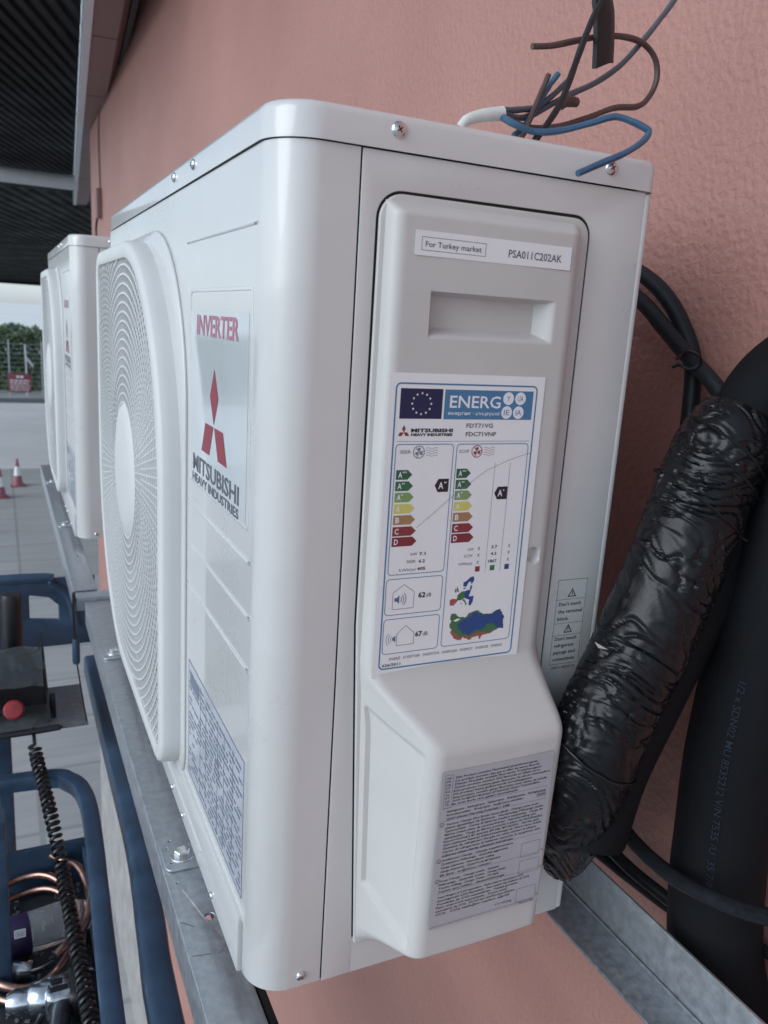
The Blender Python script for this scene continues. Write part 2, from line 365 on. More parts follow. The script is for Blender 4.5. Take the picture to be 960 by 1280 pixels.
# corrugated sheet: ribs run along rd, clipped at the fascia line
y0, y1 = 2.3, 10.1; pitch = .075; i = 0; 
def ribline(s):   # base line crossing y0 at x=s; walk along rd until fascia or y1
    t1 = (y1 - y0) / rd.y
    # fascia x = a + b*(y-y0)
    a = inside_x(y0); b = gd.x / gd.y
    den = rd.x - b * rd.y
    t = (a - s) / den if den > 1e-6 else t1
    t0 = max(0, (-.5 - s) / rd.x); t = max(t0, min(t, t1)); return Vector((s, y0, 0)) + rd * t0, Vector((s, y0, 0)) + rd * t
xs = []; s_ = inside_x(y0); prof = [(0, 0), (.035, 0), (.045, .018), (.065, .018)]
nrib = 76
for r_ in range(nrib):
    for (dx, dz) in prof:
        s = inside_x(y0) - (r_ * pitch + dx); p, q = ribline(s)
        V += [(p.x, p.y, 1.76 + dz), (q.x, q.y, 1.76 + dz)]
for k in range(len(V) // 2 - 1): F.append((2 * k, 2 * k + 1, 2 * k + 3, 2 * k + 2))
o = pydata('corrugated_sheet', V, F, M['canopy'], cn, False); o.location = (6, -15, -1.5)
V = []; F = []
for r_ in range(92):
    for (dx, dz) in prof:
        s = 6 - (r_ * .20 + dx * 2.66); t0 = max(0, (-1.6 - s) / rd.x); t1 = 26.3 / rd.y; t0 = min(t0, t1 - .1)
        p_, q_ = Vector((s, 9.7, 0)) + rd * t0, Vector((s, 9.7, 0)) + rd * t1
        V += [(p_.x, p_.y, 1.79 - .54 * (p_.y - 9.7) / 26.3 + dz * 2), (q_.x, q_.y, 1.25 + dz * 2)]
for k in range(len(V) // 2 - 1): F.append((2 * k, 2 * k + 1, 2 * k + 3, 2 * k + 2))
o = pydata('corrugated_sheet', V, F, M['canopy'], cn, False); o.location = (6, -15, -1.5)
a = at(0, 217, 2, 1.648); b = at(97, 229, 2, 1.648); d = (a - b).normalized()
o = MB().tube([b, b + d * 1.05], .07, 10, 1).build('white_beam', M['whitetrim'], cn); o.location = (6, -15, -1.5)
o = MB().box((-1.8, 36.0, 1.16), (14.2, 36.2, 1.45), .01).build('edge_beam', M['canopy'], cn); o.location = (6, -15, -1.5)

# ---------------------------------------------------------------- the outdoor unit
UW, UD, UH = .80, .29, .64
unit = thing('outdoor_unit', 'near cream air conditioning outdoor unit with energy label, paper stickers and service cover', 'air conditioner', (0, 0, 0), 'outdoor air conditioning units on the wall rails')
def part(name, me_or_loops, *a): pass
LEAF = dict(y0=.262, y1=.79, z0=.045, z1=.587)
def leaf(i, rNT=.25, rNB=.04, seg=20, ty=0, tz=0):
    y0, y1, z0, z1 = LEAF['y0'] + i, LEAF['y1'] - i, LEAF['z0'] + i, LEAF['z1'] - i
    return roundpoly([(y0, z0), (y1, z0), (y1, z1), (y0, z1)], [max(rNB - i, .006), rNT - i, max(rNB - i, .006), rNT - i], seg)
FC = (.525, .316)
# front panel: flat face with the fan opening (label coords u=-y)
fl = lambda pts: [(-p[0], p[1]) for p in pts]
plate('front_panel', [fl(rect(.0301, .048, .798, .6174)), fl(leaf(.026))], .0012, 0, FRONT(0, 0, .0006), M['panel'], unit)
# rounded corner that wraps on to the side
V = []; F = []
arc = [(0, .0301)] + [(.03 - .03 * math.cos(t), .03 - .03 * math.sin(t)) for t in [math.pi / 2 * i / 14 for i in range(15)]] + [(.0546, 0)]
inn = [(.0546, .0012), (.03, .0012)] + [(.03 - .0288 * math.cos(t), .03 - .0288 * math.sin(t)) for t in [math.pi / 2 * (1 - i / 8) for i in range(1, 9)]]
pr = arc + inn
for z in (.0025, .004, .6174): V += [((x if z > .003 else x + .0004), (y if z > .003 else y + .0004), z) for x, y in pr]
n = len(pr)
for l in range(2): F += [(l * n + i, l * n + (i + 1) % n, (l + 1) * n + (i + 1) % n, (l + 1) * n + i) for i in range(n)]
F += [tuple(range(n))[::-1], tuple(range(2 * n, 3 * n))]
pydata('corner_panel', V, F, M['panel'], unit)
# raised bell-mouth step around the guard
plate('bellmouth_step', [fl(roundpoly([(.249, .034), (.797, .034), (.797, .592), (.249, .592)], [.045, .25, .05, .17], 14)), fl(leaf(.0255))], .0030, .0014, FRONT(0, 0, -.0014), M['panel'], unit)
# embossed lines and recess frame on the front panel
def emb(name, y0, z0, y1, z1, r=.0009):
    a = Vector((0, y0, z0)); b = Vector((0, y1, z1)); d = (b - a).normalized()
    return MB().tube([a, a + d * .006, b - d * .006, b], lambda t: .0002 + r * min(1, min(t, 1 - t) * 30), 8, 4, flat=1).build(name, M['panel'], unit)
emb('embossed_line', .2405, .570, .043, .570)
for zz in (.341, .300, .2595): emb('embossed_line', .238, zz, .040, zz, .0012)
fr = [rrect(-.2365, .362, -.040, .531, .006), rrect(-.2335, .365, -.043, .528, .004)[::-1]]
plate('emblem_frame', fr, .0010, .0005, FRONT(0, 0, -.0001), M['panel'], unit)
# lid
lo = roundpoly([(-.002, -.0022), (.2935, -.0022), (.2935, .802), (-.002, .802)], [.033, .010, .010, .033], 14)
V = []; F = []; lev = [(.618, 0), (.6345, 0), (.6372, .0009), (.6392, .0026), (.6402, .0052), (.6404, .009)]
cxm, cym = .145, .4
def insetloop(l, d):
    r = []
    n = len(l)
    for i, p in enumerate(l):
        a = Vector(l[i - 1]); b = Vector(l[(i + 1) % n]); t = (b - a)
        if t.length < 1e-9: r.append(p); continue
        t.normalize(); nn = Vector((-t.y, t.x)); r.append((p[0] + nn.x * d, p[1] + nn.y * d))
    return r
n = len(lo)
V += [(x, y, .6185) for x, y in insetloop(lo, .0015)]
for z, d in lev: V += [(x, y, z) for x, y in insetloop(lo, d)]
for l in range(len(lev)): F += [(l * n + i, l * n + (i + 1) % n, (l + 1) * n + (i + 1) % n, (l + 1) * n + i) for i in range(n)]
F += [tuple(range(len(lev) * n, (len(lev) + 1) * n)), tuple(range(n))[::-1]]
lid = pydata('lid', V, F, M['panel'], unit)
MB().box((.012, .012, .6155), (.286, .796, .6182)).build('lid_gap_slab', M['dark'], unit)  # dark slab that draws the gap line under the lid
# side panel with the cover opening and small notches at the top edge
hole = roundpoly([(.0665, -.02), (.2375, -.02), (.2375, .5955), (.0665, .5955)], [.001, .001, .014, .018], 8)
def notch(x): return [(x + .004, .6174), (x + .0015, .6152), (x - .0015, .6152), (x - .004, .6174)]
outer = [(.0561, .0015)] + [(.0805, .0015), (.0806, .030), (.0678, .30)] + [p for p in roundpoly([(.0674, .55), (.0674, .5950), (.2376, .5955), (.2376, .55)], [0, .018, .014, 0], 8)] + [(.2376, .0015), (.2845, .0015), (.2845, .6174)] + [(.0561, .6174)]
oo = []
for p in outer:
    if not oo or (Vector(p) - Vector(oo[-1])).length > 1e-5: oo.append(p)
plate('side_panel', [oo], .0014, .0005, SIDE(0, 0, .0007), M['panel'], unit)
MB().box((.2838, .0, .0015), (.2905, .012, .6174), .0030, seg=4).build('rear_corner', M['panel'], unit)
MB().box((.0555, .0015, .003), (.245, .004, .6174)).build('seam_backing', M['dark'], unit)
MB().box((.078, .0002, .0015), (.239, .0013, .034)).build('lower_side_plate', M['panel'], unit)
MB().box((.288, .012, .002), (.2895, .798, .6174)).build('rear_panel', M['panel'], unit)
MB().box((.002, .796, .002), (.288, .798, .6174)).build('far_side_panel', M['panel'], unit)
# base pan
pan = MB().box((-.0035, .034, .0), (.286, .797, .052), .002)
pan.build('base_pan', M['panel'], unit)
MB().tube([Vector((-.0035, .16, .024)), Vector((-.0035, .25, .024)), Vector((-.0035, .33, .024))], .0012, 8, 3).build('pan_bead', M['panel'], unit)
# service cover -------------------------------------------------
cov = thing('tmp', '', '')
COL.objects.unlink(cov); bpy.data.objects.remove(cov)
flange = plate('service_cover', [roundpoly([(.0815, .030), (.236, .030), (.2345, .26), (.2345, .593), (.0688, .593), (.0688, .30)], [.002, .002, .02, .013, .016, .03], 8)], .0034, .0012, SIDE(0, 0, -.0012), M['cover'], unit)
def sm(a, b, t):
    t = max(0, min(1, (t - a) / (b - a))); return t * t * (3 - 2 * t)
def lerp(a, b, t): return a + (b - a) * t
def kern(f, z, w=.006): return sum(f(z + w * o) for o in (-1, -.66, -.33, 0, .33, .66, 1)) / 7
def d0(z):       # how far the cover stands out
    if z > .588: return .0016
    if z > .583: return lerp(.0016, .014, (.588 - z) / .005)
    if z > .264: return .014
    if z > .223: return lerp(.0565, .014, ((z - .223) / .041) ** 1.0)
    if z > .043: return lerp(.0565, .0545, (.223 - z) / .18)
    if z > .037: return lerp(.006, .0545, sm(.037, .043, z))
    return .004
def dd(z): return kern(d0, z, .007 if z < .5 else .003)
def xl0(z):
    if z > .264: return .0755
    if z > .223: return lerp(.112, .0755, (z - .223) / .041)
    return lerp(.1085, .112, (z - .043) / .18)
def xl(z): return kern(xl0, z, .007)
def xr(z): return kern(lambda q: .2195 if q > .264 else (lerp(.2235, .2195, (q - .223) / .041) if q > .223 else lerp(.2185, .2235, (q - .043) / .18)), z, .006)
def ab(z): return kern(lambda q: .0725 if q > .264 else lerp(.0818, .0738, (q - .035) / .229), z, .01)    # back-left
def db(z): return kern(lambda q: .2265 if q > .264 else .2325, z, .01)
NF = 132; zs = [.0355 + (.5885 - .0355) * i / 500 for i in range(501)]
def section(z):
    dpt = dd(z); A = (ab(z), -.002); B = (xl(z), -dpt); C = (xr(z), -dpt); D = (db(z), -.002)
    r = min(.0085, dpt * .55) if z > .23 else .0085
    # left flank with its recessed field
    pts = []
    for i in range(24):
        t = i / 23; x = lerp(A[0], B[0], t); y = lerp(A[1], B[1], t)
        lo_ = .098 + .30 * 0
        inner = sm(.105, .109, t) * (1 - sm(.80, .90, t)) if z < .3 else 0
        tri = sm(.0, .004, z - (.094 - .050 * t)) * (1 - sm(.0, .006, z - (.240 - .034 * t)))
        rec = .0030 * inner * tri
        nx, ny = (B[1] - A[1]), -(B[0] - A[0]); l_ = math.hypot(nx, ny) or 1
        bulge = .0025 * math.sin(math.pi * t) * (1 if z < .24 else 0)
        pts.append((x + (-nx / l_) * (rec) * 1.0, y + (-ny / l_) * rec))
    cut = r * 1.05
    La = math.hypot(B[0] - A[0], B[1] - A[1]); keep = [p for p, i in zip(pts, range(24)) if (1 - i / 23) * La > cut] if La > cut else pts[:1]
    # rounded corner B
    t1 = (A[0] - B[0], A[1] - B[1]); l1 = math.hypot(*t1) or 1; p0 = (B[0] + t1[0] / l1 * min(cut, l1), B[1] + t1[1] / l1 * min(cut, l1)); p1 = (B[0] + cut, B[1])
    res = keep[:]
    while len(res) < 24: res.append(p0)
    res = res[:24]
    # resample flank evenly to keep the grid regular
    for i in range(1, 11):
        t = i / 10; q = ((1 - t) ** 2 * p0[0] + 2 * t * (1 - t) * B[0] + t * t * p1[0], (1 - t) ** 2 * p0[1] + 2 * t * (1 - t) * B[1] + t * t * p1[1]); res.append(q)
    q0 = (C[0] - cut, C[1])
    for i in range(1, NF + 1):
        t = i / NF; x = lerp(p1[0], q0[0], t); y = B[1]
        if .50 < z < .54:   # handle recess
            fx = sm(.1035, .1060, x) * (1 - sm(.190, .2035, x)); fz = sm(.5045, .5125, z) * (1 - sm(.5315, .5340, z)); y += .0125 * min(fx, fz)
        e = math.hypot(x - .2075, (z - .3475))
        if e < .007: y += .006 * (1 - sm(.0035, .0068, e))
        # slight crown of the moulding
        y -= .0006 * math.sin(math.pi * t)
        res.append((x, y))
    t2 = (D[0] - C[0], D[1] - C[1]); l2 = math.hypot(*t2) or 1; q1 = (C[0] + t2[0] / l2 * min(cut, l2 * .9), C[1] + t2[1] / l2 * min(cut, l2 * .9))
    for i in range(1, 11):
        t = i / 10; res.append(((1 - t) ** 2 * q0[0] + 2 * t * (1 - t) * C[0] + t * t * q1[0], (1 - t) ** 2 * q0[1] + 2 * t * (1 - t) * C[1] + t * t * q1[1]))
    for i in range(1, 7): res.append((lerp(q1[0], D[0], i / 6), lerp(q1[1], D[1], i / 6)))
    return res
secs = [section(z) for z in zs]; n = len(secs[0]); V = []; F = []
for z, s in zip(zs, secs):
    V += [(p[0], p[1], z) for p in s]
for l in range(len(zs) - 1): F += [(l * n + i, l * n + i + 1, (l + 1) * n + i + 1, (l + 1) * n + i) for i in range(n - 1)]
F += [tuple(range(n))[::-1], tuple(range((len(zs) - 1) * n, len(zs) * n))]
me = bpy.data.meshes.new('cover_shell'); me.from_pydata(V, [], F); me.update()
o = link('cover_shell', me, M['cover'], flange); 
# fan guard -----------------------------------------------------
guard_prof = [(0.0, -.0024), (.0004, -.012), (.0012, -.0185), (.003, -.0212), (.006, -.0225), (.016, -.0228), (.0195, -.0215), (.0205, -.018), (.0205, -.010), (.0235, -.0032)]
V = []; F = []; n = len(leaf(0))
for ins, x in guard_prof: V += [(x, p[0], p[1]) for p in leaf(ins)]
for l in range(len(guard_prof) - 1): F += [(l * n + i, l * n + (i + 1) % n, (l + 1) * n + (i + 1) % n, (l + 1) * n + i) for i in range(n)]
guard = pydata('fan_guard', V, F, M['guard'], unit)
hub = leaf(.0203)
def inpoly(p, poly):
    c = False; j = len(poly) - 1
    for i in range(len(poly)):
        a, b = poly[i], poly[j]
        if (a[1] > p[1]) != (b[1] > p[1]) and p[0] < (b[0] - a[0]) * (p[1] - a[1]) / (b[1] - a[1]) + a[0]: c = not c
        j = i
    return c
r = .084; first = True
while r < .42:
    nn = max(64, int(r * 560)); th = .0034; x0, x1 = -.0200, -.0168; V = []; F = []
    flags = [inpoly((FC[0] + r * math.cos(2 * math.pi * i / nn), FC[1] + r * math.sin(2 * math.pi * i / nn)), hub) for i in range(nn)]
    if not any(flags): break
    idx = {}
    for i in range(nn + 0):
        a = 2 * math.pi * i / nn; ca, sa = math.cos(a), math.sin(a); idx[i] = len(V)
        for rr, xx in ((r - th / 2, x1), (r - th / 2 * .7, x0), (r + th / 2 * .7, x0), (r + th / 2, x1)): V.append((xx, FC[0] + rr * ca, FC[1] + rr * sa))
    for i in range(nn):
        j = (i + 1) % nn
        if flags[i] or flags[j]:
            for k in range(3): F.append((idx[i] + k, idx[j] + k, idx[j] + k + 1, idx[i] + k + 1))
    pydata('ring', V, F, M['guard'], guard); r += .0107
for s in range(144):
    a = 2 * math.pi * (s + .5) / 144; ca, sa = math.cos(a), math.sin(a); ra = .082 if s % 2 == 0 else .1265; r1 = ra
    while inpoly((FC[0] + (r1 + .004) * ca, FC[1] + (r1 + .004) * sa), hub): r1 += .004
    r1 += .002; t = .0008; V = []
    for rr in (ra, r1):
        for (tt, xx) in ((-t, -.0168), (-t, -.0196), (t, -.0196), (t, -.0168)): V.append((xx, FC[0] + rr * ca - tt * sa, FC[1] + rr * sa + tt * ca))
    pydata('spoke', V, [(0, 1, 5, 4), (1, 2, 6, 5), (2, 3, 7, 6), (3, 0, 4, 7)], M['guard'], guard, False)
MB().lathe([(.0, .0262), (.03, .0258), (.06, .0243), (.078, .0215), (.0845, .0175), (.085, .010)], (0, *FC), (-1, 0, 0), 56).build('hub_cap', M['guard'], guard)
# inside: shroud, fan, back
shr = MB().lathe([(.34, .045), (.232, .045), (.228, .012), (.224, .02), (.215, .065)], (0, *FC), (1, 0, 0), 64).build('fan_shroud', M['fan'], unit)
fanp = MB().lathe([(0, -.004), (.05, -.002), (.062, .006), (.062, .05)], (.012, *FC), (1, 0, 0), 32)
for b in range(3):
    base = 2 * math.pi * b / 3 + .4; g = []
    for i in range(9):
        row = []
        for j in range(9):
            rr = .058 + .155 * i / 8; aa = base + (j / 8 - .5) * 1.5 * (1 - .15 * i / 8) + i * .03
            row.append(fanp.bm.verts.new((.022 + .035 * (j / 8 - .5) * 1.1, FC[0] + rr * math.cos(aa), FC[1] + rr * math.sin(aa))))
        g.append(row)
    for i in range(8):
        for j in range(8): fanp.bm.faces.new((g[i][j], g[i + 1][j], g[i + 1][j + 1], g[i][j + 1]))
fanp.build('fan', M['fan'], unit)
MB().box((.09, .24, .03), (.10, .795, .61)).build('heat_exchanger', M['coilfin'], unit)
# screws
def screw(pos, axis, r, par=unit):
    s = MB().lathe([(r, 0), (r, .0004), (r * .92, .0013), (r * .6, .0022), (r * .25, .0026), (0, .0026)], pos, axis, 20).build('screw', M['screw'], par)
    ax = Vector(axis).normalized(); u = Vector((0, 0, 1)) if abs(ax.z) < .5 else Vector((1, 0, 0)); v = ax.cross(u); c = Vector(pos) + ax * .0026
    q = ax.to_track_quat('Z', 'Y').to_matrix(); rot = Matrix.Rotation(.6, 3, ax)
    m_ = MB()
    for (a_, b_) in ((u, v), (v, u)):
        a_ = rot @ a_; b_ = rot @ b_; V4 = [c + a_ * sx * r * .42 + b_ * sy * r * .08 + ax * h for h in (-.001, .00008) for sx, sy in ((-1, -1), (1, -1), (1, 1), (-1, 1))]
        vs = [m_.bm.verts.new(x) for x in V4]
        for f in ((0, 1, 2, 3), (4, 5, 6, 7), (0, 1, 5, 4), (1, 2, 6, 5), (2, 3, 7, 6), (3, 0, 4, 7)): m_.bm.faces.new([vs[k] for k in f])
    m_.build('screw_slot', M['dark'], s, False)
screw((.0785, -.0022, .6303), (0, -1, 0), .0052); screw((.2478, -.0022, .6296), (0, -1, 0), .0052)
screw((-.002, .3020, .630), (-1, 0, 0), .0045); screw((-.002, .2205, .630), (-1, 0, 0), .0045)
screw((.0385, 0, .0125), (0, -1, 0), .0040)
for yy in (.30, .245, .118): screw((-.0035, yy, .0085), (-1, 0, 0), .0034)
# feet
def foot(y):
    f = plate('mounting_foot', [roundpoly([(-.029, y - .022), (.07, y - .022), (.07, y + .022), (-.029, y + .022)], [.008, 0, 0, .004], 5), circ(-.0225, y - .010, .0011, 10), circ(-.0225, y + .014, .0012, 10)], .0028, .0008, Matrix.Translation((0, 0, -.0182)), M['galv'], unit)
    MB().box((.004, y - .021, -.017), (.07, y + .021, .0), .001).build('foot_riser', M['galv'], f)
    MB().lathe([(.0035, 0), (.0115, 0), (.0118, .0006), (.0115, .0014), (.0045, .0016)], (-.010, y - .002, -.0168), (0, 0, 1), 28).build('washer', M['screw'], f)
    h = MB(); h.lathe([(.0078, 0), (.0078, .0042), (.0068, .0052), (0, .0054)], (-.010, y - .002, -.0155), (0, 0, 1), 6); h.build('hex_bolt', M['screw'], f)
foot(.218); foot(.745)
# --- part number sticker
def sheet(name, x, z, y, wd, ht, m, plane='S', thick=.00016, par=unit):
    mtx = SIDE(x, z, y) if plane == 'S' else FRONT(x, z, y)
    me = fill2d([rrect(0, 0, wd * .001, ht * .001, .0004, 2)], thick, 0); me.transform(mtx); return link(name, me, M[m], par, False), mtx
lb, mx_ = sheet('part_number_sticker', .0888, .5558, -.0147, 123.0, 15.4, 'paper')
p = Print(SIDE(.0888, .5558, -.0148))
p.frame(4.8, 3.2, 53, 11.6, .01, .32, 'grey'); p.text('For Turkey market', 7.6, 5.6, 3.5, 'grey', w=42, bold=.006); p.text('PSA011C202AK', 71, 4.6, 4.9, 'grey', w=44, bold=.008)
p.build(lb)
# --- energy label
EX, EZ, EY = .0768, .2642, -.0148
lb, mx_ = sheet('energy_label', EX, EZ, EY + .0001, 124, 217, 'paper')
p = Print(SIDE(EX, EZ, EY))
p.frame(4.8, 5.8, 118.2, 210.6, 4, 1.1, 'blue'); 
p.poly(rect(8.7, 186.5, 40.8, 206.8), 'navy', 1, 'flag_field'); p.poly(rect(42.4, 186.3, 114.8, 206.6), 'blue', 1, 'header_band')
for i in range(12):
    a = math.pi / 2 - i * math.pi / 6; cx, cy = 24.9 + 7.2 * math.cos(a), 196.7 + 7.0 * math.sin(a)
    p.poly([(cx + (1.05 if k % 2 == 0 else .42) * math.sin(k * math.pi / 5), cy + (1.05 if k % 2 == 0 else .42) * math.cos(k * math.pi / 5)) for k in range(10)], 'white', 2, 'flag_star')
p.text('ENERG', 46.6, 194.4, 8.2, 'white', w=41, bold=.012); p.text('енергия · ενεργεια', 45.6, 189.4, 2.3, 'white', w=42, bold=.012)
for cx, cy, t in ((93.9, 201.2, 'Y'), (104, 201.3, 'UA'), (93.3, 191.4, 'IE'), (103.2, 191.4, 'IA')):
    p.poly(circ(cx, cy, 4.5, 28), 'white', 2, 'roundel'); p.text(t, cx, cy - 1.9, 3.8, 'blue', cx=True, lay=3, w=2.8 if len(t) == 1 else 4.8)
def diamonds(p, cx, cy, s, col, sx=1, w=1):
    # three rhombi meeting at the centre
    p.poly([(cx, cy), (cx + .5 * s * sx, cy + .866 * s), (cx, cy + 1.73 * s), (cx - .5 * s * sx, cy + .866 * s)], col, 2, 'emblem')
    for q in (-1, 1): p.poly([(cx, cy), (cx + q * .5 * s * sx, cy - .866 * s), (cx + q * 1.5 * s * sx, cy - .866 * s), (cx + q * 1.0 * s * sx, cy)], col, 2, 'emblem')
diamonds(p, 12.7, 177.3, 2.8, 'rc')
p.text('MITSUBISHI', 18.2, 177.5, 2.3, 'black', w=32.4, bold=.045); p.text('HEAVY INDUSTRIES', 18.4, 174.9, 1.7, 'black', w=32.2, bold=.05)
p.text('FDT71VG', 61.2, 180.6, 2.9, 'black', w=21.6, bold=.01); p.text('FDC71VNP', 61.2, 174.6, 2.9, 'black', w=25, bold=.01)
p.line([(8, 171.2), (115.4, 170.9)], .3, 'blue')
for b in ((7.4, 76.6, 52.6, 169.4), (54.8, 17.8, 115.0, 169.3), (6.8, 46.8, 52.3, 74.0), (6.8, 17.4, 52.3, 44.2)): p.frame(*b, 3, .55, 'blue')
for x0, c, t in ((10.8, 'slate2', 'SEER'), (57, 'softred', 'SCOP')):
    p.text(t, x0, 162.9, 2.2, 'grey', w=8.2)
    fx = x0 + 14.6; p.multi([circ(fx, 163.8, 4.5, 30), circ(fx, 163.8, 3.9, 30)[::-1]], c, 1)
    for k in range(3):
        a = math.pi / 2 + k * 2.094; p.poly(circ(fx + 2 * math.cos(a), 163.8 + 2 * math.sin(a), 1.15, 10), c, 2); p.line([(fx, 163.8), (fx + 3.9 * math.cos(a + .7), 163.8 + 3.9 * math.sin(a + .7))], .5, c, 2)
    for k in range(4):
        yy = 161.2 + k * 1.7; p.line([(fx + 5.6 + j * .9, yy + .5 * math.sin(j * .95)) for j in range(11)], .28, c, 1)
rows = [('g1', 'A+++', 148.2), ('g2', 'A++', 140.3), ('g3', 'A+', 132.4), ('yel', 'A', 124.4), ('org', 'B', 116.4), ('rc', 'C', 108.3), ('rd', 'D', 100.8)]
p.build(lb)
for x0, ln in ((9.1, 12.4), (56.3, 11.8)):
    for i, (c, t, yy) in enumerate(rows):
        q = Print(SIDE(EX, EZ, EY)); e = x0 + ln + i * 1.15; h = 3.35
        q.poly([(x0, yy - h), (e - 3.6, yy - h), (e, yy), (e - 3.6, yy + h), (x0, yy + h)], c, 1, 'rating_arrow')
        ob = q.build(lb)[0]
        p2 = Print(SIDE(EX, EZ, EY)); main = t[0]; p2.text(main, x0 + 1.7, yy - 1.9, 3.9, 'white', w=3.0, bold=.02, lay=2.4)
        if len(t) > 1: p2.text(t[1:].replace('+', "'"), x0 + 5.0, yy - .2, 2.3, 'white', w=.9 * (len(t) - 1) + .2, bold=.02, lay=2.4)
        for o_ in p2.build(lb): o_.name = 'arrow_letter'
p = Print(SIDE(EX, EZ, EY))
for (xa, ya, tt) in ((39.6, 140, "''"), (89.3, 133, "'")):
    q = Print(SIDE(EX, EZ, EY)); q.poly([(xa, ya), (xa + 2.7, ya + 4.7), (xa + 11, ya + 4.7), (xa + 11, ya - 4.7), (xa + 2.7, ya - 4.7)], 'black', 1, 'class_marker'); q.build(lb)
    p.text('A', xa + 2.9, ya - 2.3, 4.6, 'white', w=4, bold=.02, lay=2.4); p.text(tt, xa + 7.4, ya - .3, 2.7, 'white', w=.9 * len(tt), bold=.02, lay=2.4)
for xx in (87.8, 100.7): p.line([(xx, 155.6), (xx - .3, 73.2)], .28, 'blue')
for t, x, y, wd in (('kW', 24.4, 90.3, 5.4), ('SEER', 21.6, 84.9, 7.3), ('kWh/yıl', 16.4, 79.0, 12.6), ('kW', 71.3, 90.7, 4.7), ('SCOP', 68.2, 85.8, 7.4), ('kWh/yıl', 64.5, 80, 11)): p.text(t, x, y, 2.1, 'grey', w=wd)
for t, x, y, wd in (('7.1', 31.3, 90.1, 5), ('6.2', 31.3, 84.7, 5), ('405', 30.4, 79.1, 6.6), ('X', 79.5, 91, 1.9), ('X', 79.5, 85.9, 1.9), ('X', 79.5, 80.3, 1.9), ('5.7', 91.2, 91.4, 5), ('4.3', 91.1, 86.2, 4.8), ('1867', 89.4, 80.5, 7.4), ('X', 105.8, 91.6, 1.9), ('X', 105.8, 86.4, 1.9), ('X', 105.8, 80.9, 1.9)): p.text(t, x, y, 2.2, 'black', w=wd, bold=.02)
for x, c in ((80.7, 'rc'), (93.5, 'mapgreen'), (106.3, 'mapblue')): p.poly(rect(x - 2, 74.3, x + 2, 78.3), c, 1, 'zone_square')
def house(pts): p.line(pts + [pts[0]], .35, 'grey', 1)
house([(21.3, 69.2), (29.6, 63.2), (29.6, 51.2), (12.8, 51.2), (12.8, 63.5)]); house([(24.7, 38.2), (31.7, 32), (31.8, 23.4), (18, 23.4), (18, 32.2)])
p.poly([(14.2, 57.0), (16, 57), (18, 55), (18, 61.6), (16, 59.6), (14.2, 59.6)], 'slate', 1); p.poly([(14.6, 27.5), (15.4, 27.5), (17, 26), (17, 31.2), (15.4, 29.9), (14.6, 29.9)], 'slate', 1)
for sgn, ox, oy in ((1, 17.2, 58.3), (-1, 15.8, 28.7)):
    for rr in (2.6, 4.4, 6.2): p.line([(ox + sgn * rr * math.cos(a), oy + rr * math.sin(a)) for a in [(-.8 + .2 * k) for k in range(9)]], .6 if sgn > 0 else .4, 'slate2', 1)
p.text('62', 33.0, 58.5, 3.7, 'black', w=5.8, bold=.03); p.text('dB', 39.4, 58.5, 3.0, 'grey', w=4.2); p.text('67', 32.8, 28.8, 3.7, 'black', w=5.6, bold=.03); p.text('dB', 39, 28.8, 3.0, 'grey', w=4)
p.text('ENERJİ · ЕНЕРГИЯ · ΕΝΕΡΓΕΙΑ · ENERGIJA · ENERGY · ENERGIE · ENERGI', 13, 12.6, 2.0, 'grey', w=96); p.text('626/2011', 7.7, 8.0, 2.1, 'black', w=14.6, bold=.015)
def rough(pts, amp=.35, sub=3):
    out = []
    for i in range(len(pts)):
        a = Vector(pts[i]); b = Vector(pts[(i + 1) % len(pts)])
        for k in range(sub): q = a.lerp(b, k / sub); out.append((q.x + rnd.uniform(-amp, amp) * (k > 0), q.y + rnd.uniform(-amp, amp) * (k > 0)))
    return out
MP = {'mapblue': [[(69.8, 66.9), (72.3, 67.6), (75.8, 70.5), (78.3, 70.6), (79, 67.6), (77.1, 64.7), (76.1, 67), (74.4, 66.6), (72.7, 63.4), (70.1, 63.5)],
  [(72.1, 59.9), (74.6, 60.6), (76.7, 60.1), (75.5, 55.5), (79.7, 55.5), (79.4, 51.8), (77.8, 48.4), (75.8, 48.7), (76.1, 52.8), (73.5, 53.7), (71.7, 54.6)],
  [(75.8, 60.5), (76.4, 63.9), (77.8, 63.9), (77.1, 60.4)], [(70, 61.6), (71.6, 63), (72, 61.4)]],
  'mapgreen': [[(65.2, 53.4), (65.7, 57.2), (68.8, 59.7), (72, 59.9), (71.6, 54.4), (68.1, 53)], [(69.8, 53.5), (71.9, 53.6), (74.1, 49.8), (72.8, 48), (73, 49.9)], [(64.6, 60.6), (65.3, 64.3), (66.8, 59.2)]],
  'mapred': [[(59.7, 49.9), (59.7, 54.1), (61.8, 54.8), (66.4, 54.1), (65.7, 52.2), (63, 49.3)], [(62.5, 60.8), (64.4, 63.4), (64.4, 58.9)], [(68.9, 50), (69.3, 52.2), (69.8, 50)]]}
for c, L1 in MP.items():
    for l in L1: p.poly(rough(l, .22), c, 1, 'zone_map')
TU = [(61, 34), (62.4, 37), (61, 39.4), (61.9, 42.8), (64.4, 43.2), (68.4, 40.1), (74.8, 39.3), (77.1, 42.3), (83.7, 43.8), (90, 40.3), (96.9, 39.9), (101, 42.4), (104.5, 42.5), (106.1, 38.9), (108.6, 36.3), (107.5, 34), (108.7, 26.8), (104.2, 27.5), (95.9, 23.9), (90.7, 23.7), (88, 20.3), (86.5, 23.2), (83.1, 22.7), (79, 20.6), (73.7, 23.4), (70.9, 21), (66.1, 23.1), (61.9, 28.5), (63, 30)]
